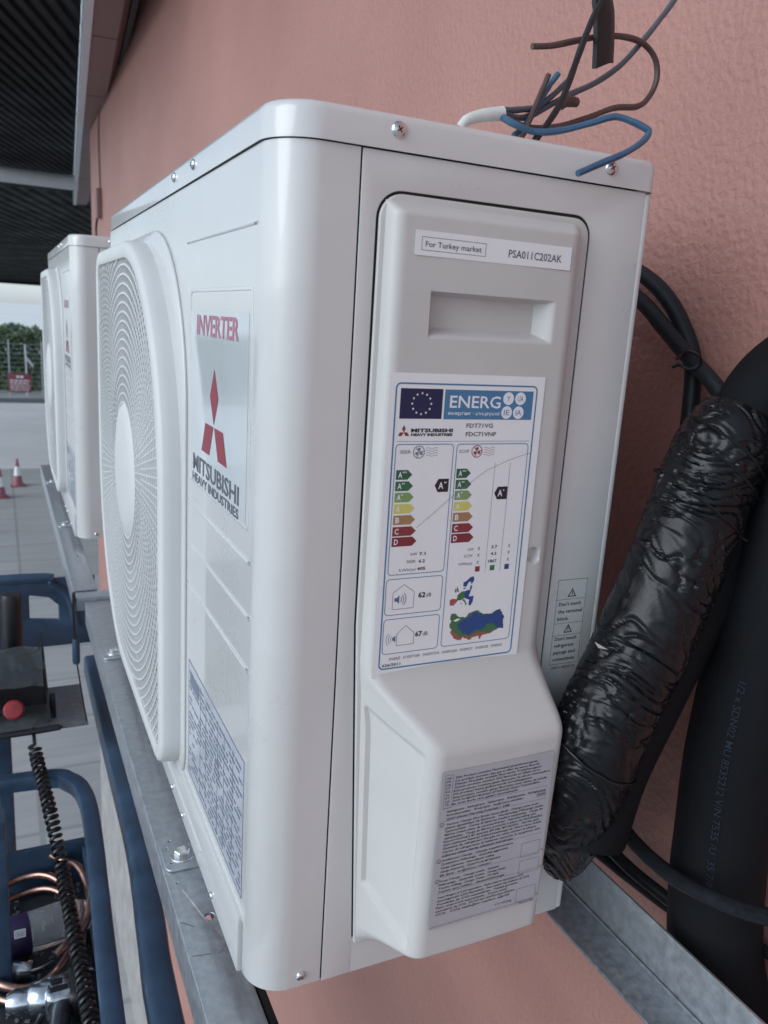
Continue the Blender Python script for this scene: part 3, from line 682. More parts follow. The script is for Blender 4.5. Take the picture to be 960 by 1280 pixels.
TG = [(61, 34), (62.4, 37), (61, 39.4), (61.9, 42.8), (64.4, 43.2), (68.4, 40.1), (74.8, 39.3), (77.1, 42.3), (83.7, 43.8), (90, 40.3), (96.9, 39.9), (101, 42.4), (104.5, 42.5), (106.1, 38.9), (108.4, 36.3), (107.5, 34), (108.5, 27), (104.2, 28), (95.9, 25), (90.7, 25.5), (87, 26.2), (83.1, 25.4), (79, 23.6), (73.7, 25), (70.9, 24), (66.8, 27.3), (64, 29.5)]
TB = [(67.7, 33.6), (69.2, 35.8), (76.5, 38.9), (82.9, 42.6), (89.2, 39.4), (96.9, 39.5), (101, 42.2), (104.5, 42.3), (108.4, 36.3), (107.4, 34), (108.4, 27.2), (104.2, 28.4), (97.7, 31.9), (92.5, 31.9), (90.3, 28.6), (82.7, 27.6), (78.7, 25), (72.6, 26.6), (70.2, 29.8)]
p.poly(rough(TU, .5, 5), 'mapred', 1, 'zone_map'); p.poly(rough(TG, .4, 5), 'mapgreen', 2, 'zone_map'); p.poly(rough(TB, .7, 5), 'mapblue', 3, 'zone_map'); p.poly([(63.6, 37.6), (66.8, 39), (69.8, 38.6), (68, 37.2), (65.6, 36.8)], 'white', 4, 'zone_map')
p.line([(27.5, 110.5), (40, 120), (52, 130), (66, 140), (82, 150.5), (100, 157.5), (118, 162.5)], .3, 'ltgrey', 3, 'paper_crease')
p.build(lb)
# --- notice label on the bulge
NX, NZ, NY = .1165, .0755, -.0574
lb, mx_ = sheet('notice_label', NX, NZ, NY + .00012, 97, 130, 'notice')
NT = [(125.0, 71, 'This Product contains Fluorinated greenhouse gases', 11), (122.3, 73, 'Ce produit contient des gaz à effet de serre fluorés', 11), (119.7, 75, 'Dieses Produkt enthält fluorierte Treibhausgase', 11), (117.1, 74, 'Questo prodotto contiene GAS fluorurati ad effetto serra', 11),
 (114.4, 84, 'Este producto contiene gases fluorados de efecto invernadero', 10.5), (111.8, 68, 'Dit product bevat gefluoreerde broeikasgassen', 10.5), (109.1, 82, 'Este produto contém gases fluorados com efeito de estufa', 10.3), (106.5, 76, 'Αυτό το προϊόν περιέχει φθοριούχα αέρια θερμοκηπίου', 10.2), (103.8, 57, 'Bu ürün florlu sera gazları içermektedir', 10),
 (98.6, 86, 'Refrigerant . Réfrigérant . Kältemittel . Refrigerante . Refrigerante', 6.5), (95.6, 66, 'Koudemiddel . Ψυκτικό . Soğutucu akışkan', 6.5), (92.4, 54, 'GWP (Global Warming Potential) = 2088', 6.6),
 (88.0, 80, 'Factory Charge (See Brade name label) . Charge usine (voir', 7.5), (85.2, 87, 'plaque signalétique de fabricant) . Werksseitige Füllmenge (siehe', 6), (82.4, 86, 'Typenschild) . Carica di fabbrica (vedere targhetta) . Carga de', 6), (79.6, 80, 'fábrica (véase placa de características) . Fabrieksvulling (zie', 6),
 (76.8, 87, 'typeplaatje) . Carga de fábrica (consulte a placa de identificação)', 6), (74.0, 84, 'Εργοστασιακή πλήρωση (βλέπε πινακίδα) . Fabrika şarjı', 5.8), (71.2, 86, '(isim plakasına bakınız) Kältemittelmenge ab Werk siehe Schild', 5.8), (68.4, 82, 'Quantité de réfrigérant chargée en usine suivant la plaque', 5.6), (65.4, 86, 'Carica di refrigerante di fabbrica secondo la targhetta dati', 5.4), (62.4, 62, 'soğutucu miktarı fabrika etiketinde belirtilmiştir', 5.4),
 (58.4, 62, 'Additional Charge . Charge supplémentaire', 5.6), (55.3, 58, 'Zusätzliche Füllmenge . Quantità aggiuntiva', 5.4), (52.2, 46, 'Carga adicional . Aanvullende vulling', 5.3), (49.1, 52, 'Carga Adicional . Πρόσθετη πλήρωση', 5.2), (46.0, 44, 'Ek şarj . soğutucu miktarı', 5.1),
 (41.0, 52, 'Total Charge . Charge totale . Gesamt', 5), (38.0, 58, 'Füllmenge . Quantità totale . Carga total', 4.8), (35.0, 52, 'Totale vulling . Carga Total . Ολική', 4.7), (32.0, 58, 'Toplam şarj miktarı . Gesamtfüllmenge', 4.6),
 (27.2, 76, 'Total Weight of CO2 equivalent . Poids total en équivalent CO2', 4.5), (24.3, 82, 'Gesamtgewicht CO2-Äquivalent . Peso totale equivalente di CO2', 4.4), (21.4, 72, 'Toneladas de CO2 equivalente . Totaal gewicht', 4.3), (18.5, 62, 'Peso total CO2 equivalente . Tonos total', 4.2), (15.6, 70, 'equivalente de CO2 . Συνολικό ισοδύναμο βάρος', 4.1), (12.7, 66, 'CO2 . CO2 eşdeğeri toplam ağırlık', 4.0)]
p = Print(SIDE(NX, NZ, NY))
for y, wd, t, x in NT: p.text(t, x, y - 1.2, 1.62, 'black', w=min(wd, 86), bold=.012, slant=.12)
for y in (101.4, 90.7, 60.9, 43.8, 29.8): p.line([(4, y), (94, y)], .18, 'grey')
p.line([(.4, 2), (93, 2)], .3, 'grey')
for b in ((76, 42.5, 93.5, 55), (76, 28, 94.5, 39.5), (76, 2.6, 94.5, 14.8)): p.frame(*b, .8, .25, 'grey', name='blank_box')
p.frame(3, 100.8, 9.4, 127.6, .1, .25, 'grey'); p.frame(85, 93.3, 93.5, 97, .1, .25, 'grey'); p.text('R410A', 86, 94.2, 1.8, 'black', w=6.6, bold=.01)
for i in range(9): p.text(('GB', 'FR', 'DE', 'IT', 'ES', 'NL', 'PT', 'GR', 'TR')[i], 4.2, 124.2 - i * 2.65, 1.5, 'black', w=3.6)
for n_, y in (('1', 88), ('2', 58), ('3', 41)): p.multi([circ(3.3, y, 1.8, 16), circ(3.3, y, 1.45, 16)[::-1]], 'black'); p.text(n_, 3.3, y - .8, 1.6, 'black', cx=True)
for y in (45, 30, 5): p.text('kg', 95, y, 1.5, 'black', w=1.8)
p.text('(1)+(2)kg', 57, 5.6, 1.7, 'black', w=15); p.text('PSA012D', 80, .2, 1.3, 'black', w=13)
p.build(lb)
# --- warning label at the rear edge
lb, mx_ = sheet('warning_label', .2445, .2412, -.0002, 31, 79.0, 'panel')
p = Print(SIDE(.2445, .2412, -.00035)); p.frame(0.3, 5, 29.5, 78.5, .1, .3, 'black')
for y in (61.5, 41, 30.5): p.line([(.3, y), (29.5, y)], .25, 'black')
for cy in (63, 31.9): p.multi([[(11, cy + .6), (19.6, cy + .6), (15.3, cy + 8)], [(12.4, cy + 1.3), (18.2, cy + 1.3), (15.3, cy + 6.4)][::-1]], 'black'); p.text('!', 15.3, cy + 1.8, 3.3, 'black', cx=True, bold=.03)
for i, t in enumerate(("Don't touch", 'the terminal', 'block.')): p.text(t, 3.2, 56.2 - i * 6.3, 3.0, 'black', w=(22, 24, 11.5)[i], bold=.01)
for i, t in enumerate(("Don't touch", 'refrigerant', 'pipings and', 'connections.')): p.text(t, 3.0, 26.2 - i * 6, 3.0, 'black', w=(22, 20, 22, 23)[i], bold=.01)
p.text('>PET< RSA011A', 2, 1.2, 1.9, 'black', w=25, bold=.01); p.build(lb)
# --- brand label on the front
lb, mx_ = sheet('brand_label', .2365, .3620, -.0002, 188, 151, 'film', 'F')
p = Print(FRONT(.2365, .3655, -.00032))
p.text('INVERTER', 26, 128, 16, 'pink', w=136, bold=.02, slant=.06)
p.poly([(91, 58.5), (105, 80.5), (91, 103), (77, 80.5)], 'red', 2, 'emblem')
p.poly([(89.5, 56.5), (76, 31.5), (48, 31.5), (61.5, 56.5)], 'red', 2, 'emblem'); p.poly([(92.5, 56.5), (106, 31.5), (134, 31.5), (120.5, 56.5)], 'red', 2, 'emblem')
p.text('MITSUBISHI', 15, 10, 14, 'grey', w=155, bold=.018); p.text('HEAVY INDUSTRIES', 13, -.5, 7.6, 'grey', w=157, bold=.018)
p.build(lb, lift=.00012)
# --- specification plate
lb, mx_ = sheet('specification_plate', .236, .0655, -.0002, 200, 119, 'spec', 'F')
p = Print(FRONT(.236, .0655, -.00032)); p.frame(0, 0, 200, 119, 1, .8, 'slate')
r2 = random.Random(3)
for x in (52, 74, 118, 140, 168): p.line([(x, 4), (x, 112)], .8, 'slate')
for i in range(20):
    y = 5 + i * 5.4; x = 4
    while x < 190:
        w_ = r2.uniform(5, 20)
        if r2.random() < (.85 if x > 50 else .6): p.poly(rect(x, y, min(x + w_, 196), y + 2.3), 'slate2', 1, 'fine_print')
        x += w_ + r2.uniform(2, 5)
p.poly(rect(8, 96, 46, 108), 'slate2', 2); p.frame(110, 60, 124, 74, .5, 1, 'slate'); p.build(lb, lift=.00012)

def copy_tree(o, parent=None):
    c = o.copy(); COL.objects.link(c); c.parent = parent
    for ch in list(o.children): copy_tree(ch, c)
    return c
u2 = copy_tree(unit); u2.location = (-.016, 1.318, .010)
u2['label'] = 'far cream outdoor unit, partly hidden behind the near unit, fan guard edge-on'

# ---------------------------------------------------------------- rails
def rail(name, x0, x1, y0, y1, zt, m, label, holes=(), web=.043):
    t = thing(name, label, 'steel rail', (x0, (y0 + y1) / 2, zt), 'galvanised rails under the units'); t0 = t.location
    loops = [rect(x0, y0, x1, y1)] + [circ(*h) for h in holes]
    for o in (plate('top_flange', loops, .003, .0008, Matrix.Translation((0, 0, zt - .0015)), m, t),
              MB().box((x0 - .0002, y0 + .0005, zt - web), (x0 + .0028, y1 - .0005, zt - .0032), .0008).build('outer_web', m, t),
              MB().box((x1 - .0028, y0 + .0005, zt - web), (x1 + .0002, y1 - .0005, zt - .0032), .0008).build('inner_web', m, t)):
        o.location = -t0
    return t, t0
r1, l1 = rail('support_rail', -.031, .0125, -.30, 1.0, -.0198, M['galv'], 'front galvanised rail bolted under the near unit', [(-.0031, .1268, .0045), (-.0215, .181, .0011), (-.0170, .247, .0013), (.0041, .0751, .0012)])
for a, b, w_ in ((( -.0195, .170), (.0035, .080), .0009), ((-.029, .128), (-.018, .118), .0005), ((-.028, .085), (-.012, .082), .0005), ((-.006, .080), (-.001, .083), .0005)):
    a = Vector((a[0], a[1], -.0196)); b = Vector((b[0], b[1], -.0196)); d = (b - a).normalized(); n_ = Vector((-d.y, d.x, 0)) * w_
    o = pydata('scratch', [a - n_, b - n_, b + n_, a + n_], [(0, 1, 2, 3)], M['screw'] if w_ > .0006 else M['galv_dark'], r1, False); o.location = -l1
rail('support_rail', -.0475, -.005, 1.042, 2.35, -.0098, M['galv'], 'front galvanised rail under the far unit, higher cut end facing camera', [(-.02, 1.27, .003)])
t = thing('support_rail', 'rear galvanised angle rail running out to the right below the pipes', 'steel rail', (.345, .3, -.03), 'galvanised rails under the units')
for o in (MB().box((.301, -.55, -.0325), (.3425, 1.0, -.0295), .0006).build('flat_flange', M['galv_dark'], t),  # same steel, but the flat flange has its shade in a darker colour
          MB().box((.3428, -.55, -.0325), (.3455, 1.0, .0185), .0008).build('upright_flange', M['galv'], t),
          MB().tube([(.3405, -.55, -.0292), (.3405, .3, -.0292), (.3405, 1, -.0292)], .0014, 6, 1).build('weld_bead', M['galv'], t)): o.location = (-.345, -.3, .03)
t = thing('cross_arm', 'short galvanised wall bracket arm between the two front rails', 'bracket arm', (.2, 1.02, -.03))
for o in (MB().box((-.045, 1.004, -.038), (WX, 1.007, -.014), .0006).build('front_flange', M['galv_dark'], t), MB().box((-.045, 1.0072, -.0165), (WX, 1.04, -.0135), .0006).build('top_flange', M['galv'], t)): o.location = (-.2, -1.02, .03)  # front flange darker than the top: its shade is put into the colour
# black strip put in for the shadow gap inside the near rail
tag(MB().box((.014, -.30, -.062), (.021, .06, -.022), .002).build('rail_shade_strip', M['tie_shade']), 'added black strip standing in for the shadow gap inside the near front rail', 'shadow strip')

# ---------------------------------------------------------------- pipes and cables at right
def fold(p, t, a):
    L = p.z * .86 + p.x * .5; C = a * .036
    w0 = noise.noise(Vector((L * 14, C * 14, 3)))
    lump = noise.noise(Vector((L * 30, C * 22, 9 + w0)))
    c1 = noise.noise(Vector((L * 62 + w0 * 5, C * 24 + w0 * 4, 1))); c2 = noise.noise(Vector((L * 48 - C * 42, C * 30 + L * 20 + w0 * 5, 5))); c3 = noise.noise(Vector((L * 120 + w0 * 6, C * 40, 8)))
    cr = lambda q, k: max(0, 1 - abs(q) * k) ** 1.3
    return .0013 * lump + .0020 * w0 - .0018 * cr(c1, 6) - .0013 * cr(c2, 7) * max(0, min(1, lump * 4 + .5)) + .0006 * cr(c3, 4)
Y0 = -.045
fo = [(1150, 440), (1090, 432), (1030, 440), (990, 462), (950, 500), (925, 560), (898, 630), (866, 710), (832, 790), (800, 850), (768, 915), (742, 975), (722, 1040)]
pb = thing('insulated_pipe', 'thick black insulated refrigerant pipe wrapped in glossy wrinkled tape beside the near unit', 'pipe', at(800, 850, 1, Y0))
pl = pb.location.copy()
o = MB().tube([at(u, v, 1, Y0 + .012) + Vector((.006, 0, 0)) for u, v in fo], .0355, 28, 6, disp=lambda p, t, a: .0012 * noise.noise(p * 22)).build('foam_sleeve', M['foam'], pb); o.location = -pl
ta = [(926, 520), (912, 545), (886, 600), (860, 665), (832, 735), (802, 805), (772, 865), (746, 925), (728, 980, .006), (714, 1035, .020), (700, 1080, .036)]
o = MB().tube([at(q[0], q[1], 1, Y0 - .004 + (q[2] if len(q) > 2 else 0)) for q in ta], lambda t: .0295 + .0068 * min(1, t / .14) - .020 * max(0, (t - .72) / .28) ** 1.6, 110, 60, disp=fold).build('tape_wrap', M['tape'], pb); o.location = -pl
# diagonal tape edges
for k, (a0, t0_) in enumerate(((.0, .10), (.5, .15), (.2, .22), (.1, .70))):
    P = catmull([at(q[0], q[1], 1, Y0 - .004 + (q[2] if len(q) > 2 else 0)) for q in ta], 60); pts = []
    for j in range(14):
        f = j / 13; i = int((t0_ + f * (.07 if k != 3 else .05)) * (len(P) - 3)) + 1; T = (P[i + 1] - P[i - 1]).normalized(); s1 = T.cross(Vector((0, 1, 0))).normalized(); s2 = T.cross(s1)
        an = -.4 + f * 2.6 + a0; q = P[i] + (s1 * math.cos(an) - s2 * math.sin(an)) * .0370
        if (CAM - P[i]).dot(q - P[i]) < 0: q = P[i] - (q - P[i])
        pts.append(q)
    o = MB().tube(pts, .0013, 6, 2, flat=.6).build('tape_edge', M['tape'], pb); o.location = -pl
# torn flap of tape hanging at the lower end
V = []; F = []; C1 = [at(702, 960, 1, -.030), at(760, 955, 1, -.060), at(700, 1010, 1, -.022), at(755, 1010, 1, -.055), at(696, 1050, 1, -.014), at(742, 1048, 1, -.045), at(690, 1086, 1, -.008), at(716, 1060, 1, -.03)]
for i in range(4):
    for j in range(7):
        q = C1[2 * i].lerp(C1[2 * i + 1], j / 6); V.append(q + Vector((0, .004 * noise.noise(q * 60), 0)))
for i in range(3):
    for j in range(6): F.append((i * 7 + j, i * 7 + j + 1, (i + 1) * 7 + j + 1, (i + 1) * 7 + j))
o = pydata('tape_flap', V, F, M['tape'], pb); md = o.modifiers.new('s', 'SOLIDIFY'); md.thickness = .0008; o.location = -pl
o = pydata('silver_scrap', [at(743, 802, 1, -.085), at(760, 812, 1, -.083), at(748, 810, 1, -.086)], [(0, 1, 2)], M['paper'], pb, False); o.location = -pl
for (u, v, rr) in ((710, 1020, .016), (735, 1000, .018)):
    o = MB().tube([at(u + 12, v - 60, 1, -.03), at(u + 6, v, 1, -.03), at(u, v + 40, 1, -.028)], rr, 16, 5, disp=lambda p, t, a: .0015 * noise.noise(p * 90)).build('pipe_end', M['tape'], pb); o.location = -pl

px = .403
bpth = [(1075, 300), (1050, 470), (1010, 620), (985, 690), (958, 780), (932, 880), (915, 960), (903, 1040), (895, 1110), (893, 1180), (903, 1250), (920, 1330), (960, 1450), (1000, 1620)]
bp = thing('drain_pipe', 'wide matt black insulated pipe with faint blue print hanging close to the wall', 'pipe', at(903, 1040, 0, px)); bl = bp.location.copy()
BP = [at(u, v, 0, px) for u, v in bpth]
o = MB().tube(BP, .040, 32, 6, disp=lambda p, t, a: .001 * noise.noise(p * 18)).build('foam_sleeve', M['foam'], bp); o.location = -bl
CP = catmull(BP, 12)
def onpipe(v):
    s = v[0] * .001; acc = 0; i = 54
    while i < len(CP) - 2 and acc + (CP[i + 1] - CP[i]).length < s: acc += (CP[i + 1] - CP[i]).length; i += 1
    p = CP[i] + (CP[i + 1] - CP[i]).normalized() * (s - acc); T = (CP[i + 1] - CP[i]).normalized(); to = (CAM - p); to -= T * to.dot(T); to.normalize(); sd_ = T.cross(to)
    an = -v[1] * .001 / .040 + .12; return p + (to * math.cos(an) + sd_ * math.sin(an)) * .0416
M['pipeink'] = mat('ink_pipe', (.005, .011, .025), .7)
p = Print(Matrix.Identity(4)); p.text('1/2 x SDN02 MU 8535212 V/N 7535 /U  35 7/8', 0, -3, 5.6, 'pipeink', w=190, bold=.01); 
for o in p.build(bp, fn=onpipe): o.location = -bl

def cable(name, label, cat, pts, r, m, axis=0, val=.41, n=10, grp=None, disp=None):
    P = [at(q[0], q[1], axis, q[2] if len(q) > 2 else val) for q in pts]
    o = MB().tube(P, r, n, 8, disp=disp).build(name, M[m]); tag(o, label, cat, grp); return o
cable('power_cable', 'grey cable curving out from behind the unit and dropping down the wall', 'cable', [(770, 325), (806, 345), (832, 370), (852, 405), (866, 450), (863, 510), (854, 580), (842, 650), (826, 730), (815, 800)], .0078, 'cable', val=.418)
cable('power_cable', 'grey cable crossing diagonally from behind the unit to the black bundle', 'cable', [(760, 345), (803, 378), (832, 412), (860, 445), (888, 475), (915, 510)], .0073, 'cable', val=.402)
ct = cable('cable_tie', 'black cable tie holding the two grey cables together on the wall', 'cable tie', [(846, 449, .395), (858, 440, .392), (872, 444, .392), (874, 455, .395), (862, 462, .392), (850, 456, .392), (840, 459, .388)], .0017, 'tie_shade', n=6)
cable('black_cable', 'black cable sweeping right across the front of the wide hanging pipe', 'cable', [(745, 985, .37), (765, 1015, .36), (795, 1055, .352), (840, 1095, .347), (890, 1122, .345), (940, 1141, .345), (1000, 1150, .345), (1150, 1150, .37), (1300, 1120, .44)], .0068, 'cable')
cable('black_cable', 'black cable running down behind the angle rail towards the wide pipe', 'cable', [(735, 1020, .38), (755, 1052, .385), (790, 1088, .39), (832, 1122, .40), (865, 1150, .41), (890, 1170, .42)], .0062, 'cable')
cable('black_cable', 'lowest black cable passing right behind the wide pipe', 'cable', [(740, 1060, .39), (790, 1100, .41), (860, 1150, .425), (930, 1175, .432), (1000, 1215, .432)], .0055, 'cable')
hook = MB(); hc = at(889, 829, 0, WX - .006)
hook.lathe([(.0035, 0), (.0075, 0), (.0085, .003), (.0065, .005), (.0035, .004)], hc, (-1, 0, 0), 18); tag(hook.tube([hc + Vector((0, -.002, .006)), hc + Vector((0, -.004, .02)), hc + Vector((.004, -.008, .026))], .003, 8, 4).build('wall_clip', M['wwhite']), 'small grey plastic clip fixed to the wall between the two black pipes', 'clip')
# ---------------------------------------------------------------- loose wires above the lid
t = thing('loose_cable', 'white sheathed cable on the lid with brown, blue and grey cores splayed out', 'cable', at(628, 148, 1, .03)); tl = t.location.copy()
def core(name, pts, r, m, par=t, n=8):
    rr = r if callable(r) else (lambda q: r * .88 * (1 + .05 * math.sin(q * 37))); o = MB().tube([at(a, b, 1, c) for a, b, c in pts], rr, n, 8).build(name, M[m], par); o.location = -tl if par is t else (0, 0, 0); return o
core('white_sheath', [(575, 160, .03), (584, 150, .03), (605, 144, .03), (628, 142, .03)], lambda q: .0030 + .0020 * q, 'wwhite', n=14)
core('brown_core', [(626, 142, .03), (640, 152, .03), (665, 160, .035), (700, 158, .04), (735, 147, .045), (768, 135, .05), (797, 133, .055), (812, 120, .06), (821, 98, .06), (819, 74, .06), (806, 56, .06), (785, 47, .055), (755, 45, .05), (720, 51, .045), (690, 57, .04), (665, 58, .04)], .0026, 'wbrown')
core('blue_core', [(626, 145, .028), (645, 156, .02), (670, 165, .018), (702, 163, .015), (738, 154, .01), (768, 146, .005), (790, 152, .0), (806, 160, -.004), (811, 166, -.006), (802, 178, -.010), (780, 192, -.014), (752, 204, -.016), (722, 217, -.018)], .0027, 'wblue')
core('grey_core', [(626, 140, .032), (645, 147, .035), (662, 145, .04), (690, 130, .045), (715, 117, .05), (745, 103, .055), (775, 82, .06), (800, 55, .065), (822, 28, .07), (845, -4, .075), (860, -40, .08)], .0026, 'wgrey')
core('dark_core', [(630, 138, .032), (650, 137, .035), (670, 134, .04), (690, 120, .045), (712, 99, .05)], .0025, 'wgrey')
core('brown_core', [(650, 175, .03), (658, 160, .03), (668, 135, .035), (678, 112, .04), (686, 93, .04)], .0024, 'wbrown')
core('blue_core', [(642, 170, .036), (655, 158, .036), (672, 132, .04), (686, 108, .045), (698, 92, .045)], .0026, 'wblue')
core('twisted_joint', [(699, 131, .038), (706, 127, .036), (714, 127, .036), (720, 128, .038)], lambda q: .0045 - .001 * q, 'wbrown', n=10)
tag(core('black_wire', [(668, 176, .02), (682, 158, .02), (700, 130, .025), (712, 100, .03), (722, 72, .035), (733, 42, .038), (745, 15, .04), (758, -12, .04), (775, -50, .04)], .0028, 'cblack', None), 'single black wire rising from the lid through folded black tape', 'wire')
V = []; F = []
for i in range(9):
    f = i / 8; v_ = -25 + 108 * f; c = (753 + 2 * math.sin(f * 3)) - (0 if f > .35 else (.35 - f) * 14); hw = 13.5 if f > .25 else 3 + 10.5 * f / .25
    for (du, dy) in ((-hw, 0), (-hw * .6, -.004), (hw * .6, -.005), (hw, 0), (hw * .6, .004), (-hw * .6, .004)):
        V.append(at(c + du, v_ + (3 if du < 0 else -4) * f, 1, .045 + dy))
for i in range(8):
    for k in range(6): F.append((i * 6 + k, i * 6 + (k + 1) % 6, (i + 1) * 6 + (k + 1) % 6, (i + 1) * 6 + k))
tag(pydata('tape_fold', V, F, M['cblack']), 'folded strip of black electrical tape hanging above the lid', 'tape')

# ---------------------------------------------------------------- scissor lift below left
lf = thing('work_platform', 'blue lift work platform with guard rails, control box and cluttered floor', 'lift platform', (-.2, .9, -.5)); ll = lf.location.copy()
def LP(o, par=lf):
    if par is lf: o.location = -ll
    return o
def bar(name, pts, w_, h_, m='bluep', sub=6, par=lf):
    # rounded rectangular bar swept along a path
    P = catmull([Vector(q) for q in pts], sub); b = MB(); rings = []
    for i, p_ in enumerate(P):
        T = (P[min(i + 1, len(P) - 1)] - P[max(i - 1, 0)]).normalized(); s1 = T.cross(Vector((0, 0, 1))); s1 = s1.normalized() if s1.length > .1 else Vector((0, 1, 0)); s2 = s1.cross(T)
        rings.append([b.bm.verts.new(p_ + s1 * x + s2 * y) for x, y in roundpoly(rect(-w_ / 2, -h_ / 2, w_ / 2, h_ / 2), min(w_, h_) * .22, 2)])
    k_ = len(rings[0])
    for A, B in zip(rings, rings[1:]):
        for i in range(k_): b.bm.faces.new((A[i], A[(i + 1) % k_], B[(i + 1) % k_], B[i]))
    b.bm.faces.new(rings[0][::-1]); b.bm.faces.new(rings[-1]); return LP(b.build(name, M[m], par), par)
Z = -.30
bar('guard_rail', [(-.75, .905, Z), (-.30, .895, Z), (-.115, .885, Z), (-.075, .862, Z), (-.055, .81, Z), (-.052, .70, Z), (-.062, .46, Z), (-.07, .2, Z), (-.075, -.3, Z)], .026, .028)
bar('guard_rail', [(.010, 1.35, Z), (.009, .93, Z), (.009, .65, Z), (-.003, .45, Z), (-.011, .3, Z), (-.022, -.3, Z)], .036, .05, sub=4)
LP(MB().box((-.205, .62, -.9), (-.175, .66, -.2), .004).build('guard_post', M['bluep'], lf)); LP(MB().box((-.19, 1.0, -.85), (-.165, 1.03, -.24), .004).build('guard_post', M['bluep'], lf))
# far end plate with its window
me = [rect(-.7, -.245, .02, -.085), roundpoly([(-.118, -.176), (-.058, -.183), (-.058, -.148), (-.078, -.128), (-.118, -.120)], [.003, .003, .004, .012, .003], 4)[::-1]]
LP(plate('end_panel', me, .012, .002, SIDE(0, 0, 1.36), M['bluep'], lf))
LP(MB().tube([(-.7, 1.36, -.085), (-.13, 1.36, -.082), (-.07, 1.36, -.098), (-.035, 1.36, -.13), (-.02, 1.36, -.2)], .012, 10, 5).build('guard_rail', M['bluep'], lf))
# floor tray
LP(MB().box((-.9, .36, -.515), (-.058, .86, -.50), .003).build('floor_tray', M['tray'], lf)); LP(MB().box((-.9, .862, -.515), (-.05, .872, -.42), .002).build('toe_board', M['bluep'], lf))
LP(MB().box((-.9, -.4, -.515), (-.058, .358, -.50), .003).build('floor_tray', M['tray'], lf)); LP(MB().box((-.0575, -.4, -.515), (-.048, .86, -.43), .002).build('toe_board', M['bluep'], lf))
# control box
cb = LP(MB().box((-.30, .97, -.20), (-.102, 1.06, -.13), .004).build('control_box', M['blackp'], lf))
V = [(-.30, .95, -.20), (-.104, .95, -.19), (-.108, .985, -.105), (-.30, .985, -.095), (-.30, 1.06, -.20), (-.104, 1.06, -.19), (-.118, 1.04, -.100), (-.30, 1.04, -.09)]
LP(pydata('side_cheek', [(-.102, .93, -.215), (-.098, .93, -.215), (-.104, 1.05, -.09), (-.108, 1.05, -.09), (-.098, 1.08, -.215), (-.102, 1.08, -.215)], [(0, 1, 2, 3), (0, 3, 5), (1, 4, 2), (3, 2, 4, 5), (0, 5, 4, 1)], M['blackp'], lf, False))
hood = MB(); g = []
for i in range(15):
    row = []
    for j in range(15):
        x = -.32 + .212 * i / 14; a = j / 14 * 2.2; y = .955 + .05 * (1 - math.cos(a)); z = -.155 + .052 * math.sin(a) ; q = Vector((x, y, z)); q += Vector((0, 0, 1)) * .008 * noise.noise(q * 38) + Vector((0, 1, 0)) * .006 * noise.noise(q * 55)
        row.append(hood.bm.verts.new(q))
    g.append(row)
for i in range(14):
    for j in range(14): hood.bm.faces.new((g[i][j], g[i + 1][j], g[i + 1][j + 1], g[i][j + 1]))
LP(hood.build('plastic_cover', M['bag'], lf))
bt = LP(MB().lathe([(.006, -.01), (.007, .002), (.0165, .004), (.0172, .009), (.014, .0135), (.0, .0155)], (-.158, .945, -.190), (.0, -.9, .45), 28).build('emergency_button', M['button'], lf))
LP(MB().box((-.4, .93, -.232), (-.036, 1.10, -.227), .001).build('control_shelf', M['galv_dark'], lf)); LP(MB().box((-.098, .965, -.226), (-.088, .985, -.185), .002).build('shelf_latch', M['blackp'], lf))
LP(MB().tube([(-.40, .925, -.228), (-.12, .925, -.226), (-.085, .925, -.224)], .006, 8, 2).build('shelf_roll', M['blackp'], lf))
LP(MB().lathe([(.019, 0), (.020, .01), (.020, .12), (.017, .13), (0, .131)], (-.155, 1.17, -.18), (0, 0, 1), 20).build('black_canister', M['blackp'], lf))
LP(MB().box((-.24, 1.08, -.24), (-.10, 1.22, -.19), .01).build('battery_case', M['blackp'], lf))
# hanging grip and thin wire beside the shelf
LP(MB().tube([(-.050, 1.0, .0), (-.0515, 1.0, -.05), (-.050, 1.0, -.09)], .0028, 8, 3).build('lanyard', M['blackp'], lf)); LP(MB().lathe([(.0, 0), (.006, .001), (.0068, .006), (.0068, .043), (.006, .05), (0, .0505)], (-.0485, 1.0, -.140), (0, 0, 1), 16).build('hand_grip', M['bluep'], lf))
LP(MB().tube([(-.0475, 1.0, -.14), (-.043, 1.0, -.18), (-.040, .97, -.21), (-.038, .935, -.228)], .0014, 6, 4).build('thin_wire', M['blackp'], lf))
# coiled cable
path = catmull([Vector(q) for q in ((-.128, .93, -.232), (-.126, .91, -.262), (-.118, .85, -.285), (-.111, .80, -.305), (-.102, .74, -.345), (-.097, .70, -.374), (-.091, .61, -.392), (-.087, .55, -.402), (-.081, .45, -.42), (-.076, .36, -.435), (-.072, .28, -.445))], 8)
cum = [0]
for a, b in zip(path, path[1:]): cum.append(cum[-1] + (b - a).length)
tot = cum[-1]; pts = []; N = 62 * 12
for i in range(N + 1):
    s = tot * (.03 + .97 * i / N); k = max(j for j in range(len(cum)) if cum[j] <= s + 1e-9); k = min(k, len(path) - 2); f = (s - cum[k]) / (cum[k + 1] - cum[k]); q = path[k].lerp(path[k + 1], f)
    T = (path[k + 1] - path[k]).normalized(); s1 = T.cross(Vector((1, 0, 0))).normalized(); s2 = T.cross(s1); a = 2 * math.pi * i / 12; R_ = .0085 + .0006 * math.sin(i * .05)
    pts.append(q + (s1 * math.cos(a) + s2 * math.sin(a)) * R_)
LP(MB().tube([path[0] + Vector((0, 0, .01)), path[1]] + [pts[0]], .003, 6, 2).build('cable_lead', M['cblack'], lf))
LP(MB().tube(pts, .0033, 6, 1).build('coiled_cable', M['cblack'], lf))
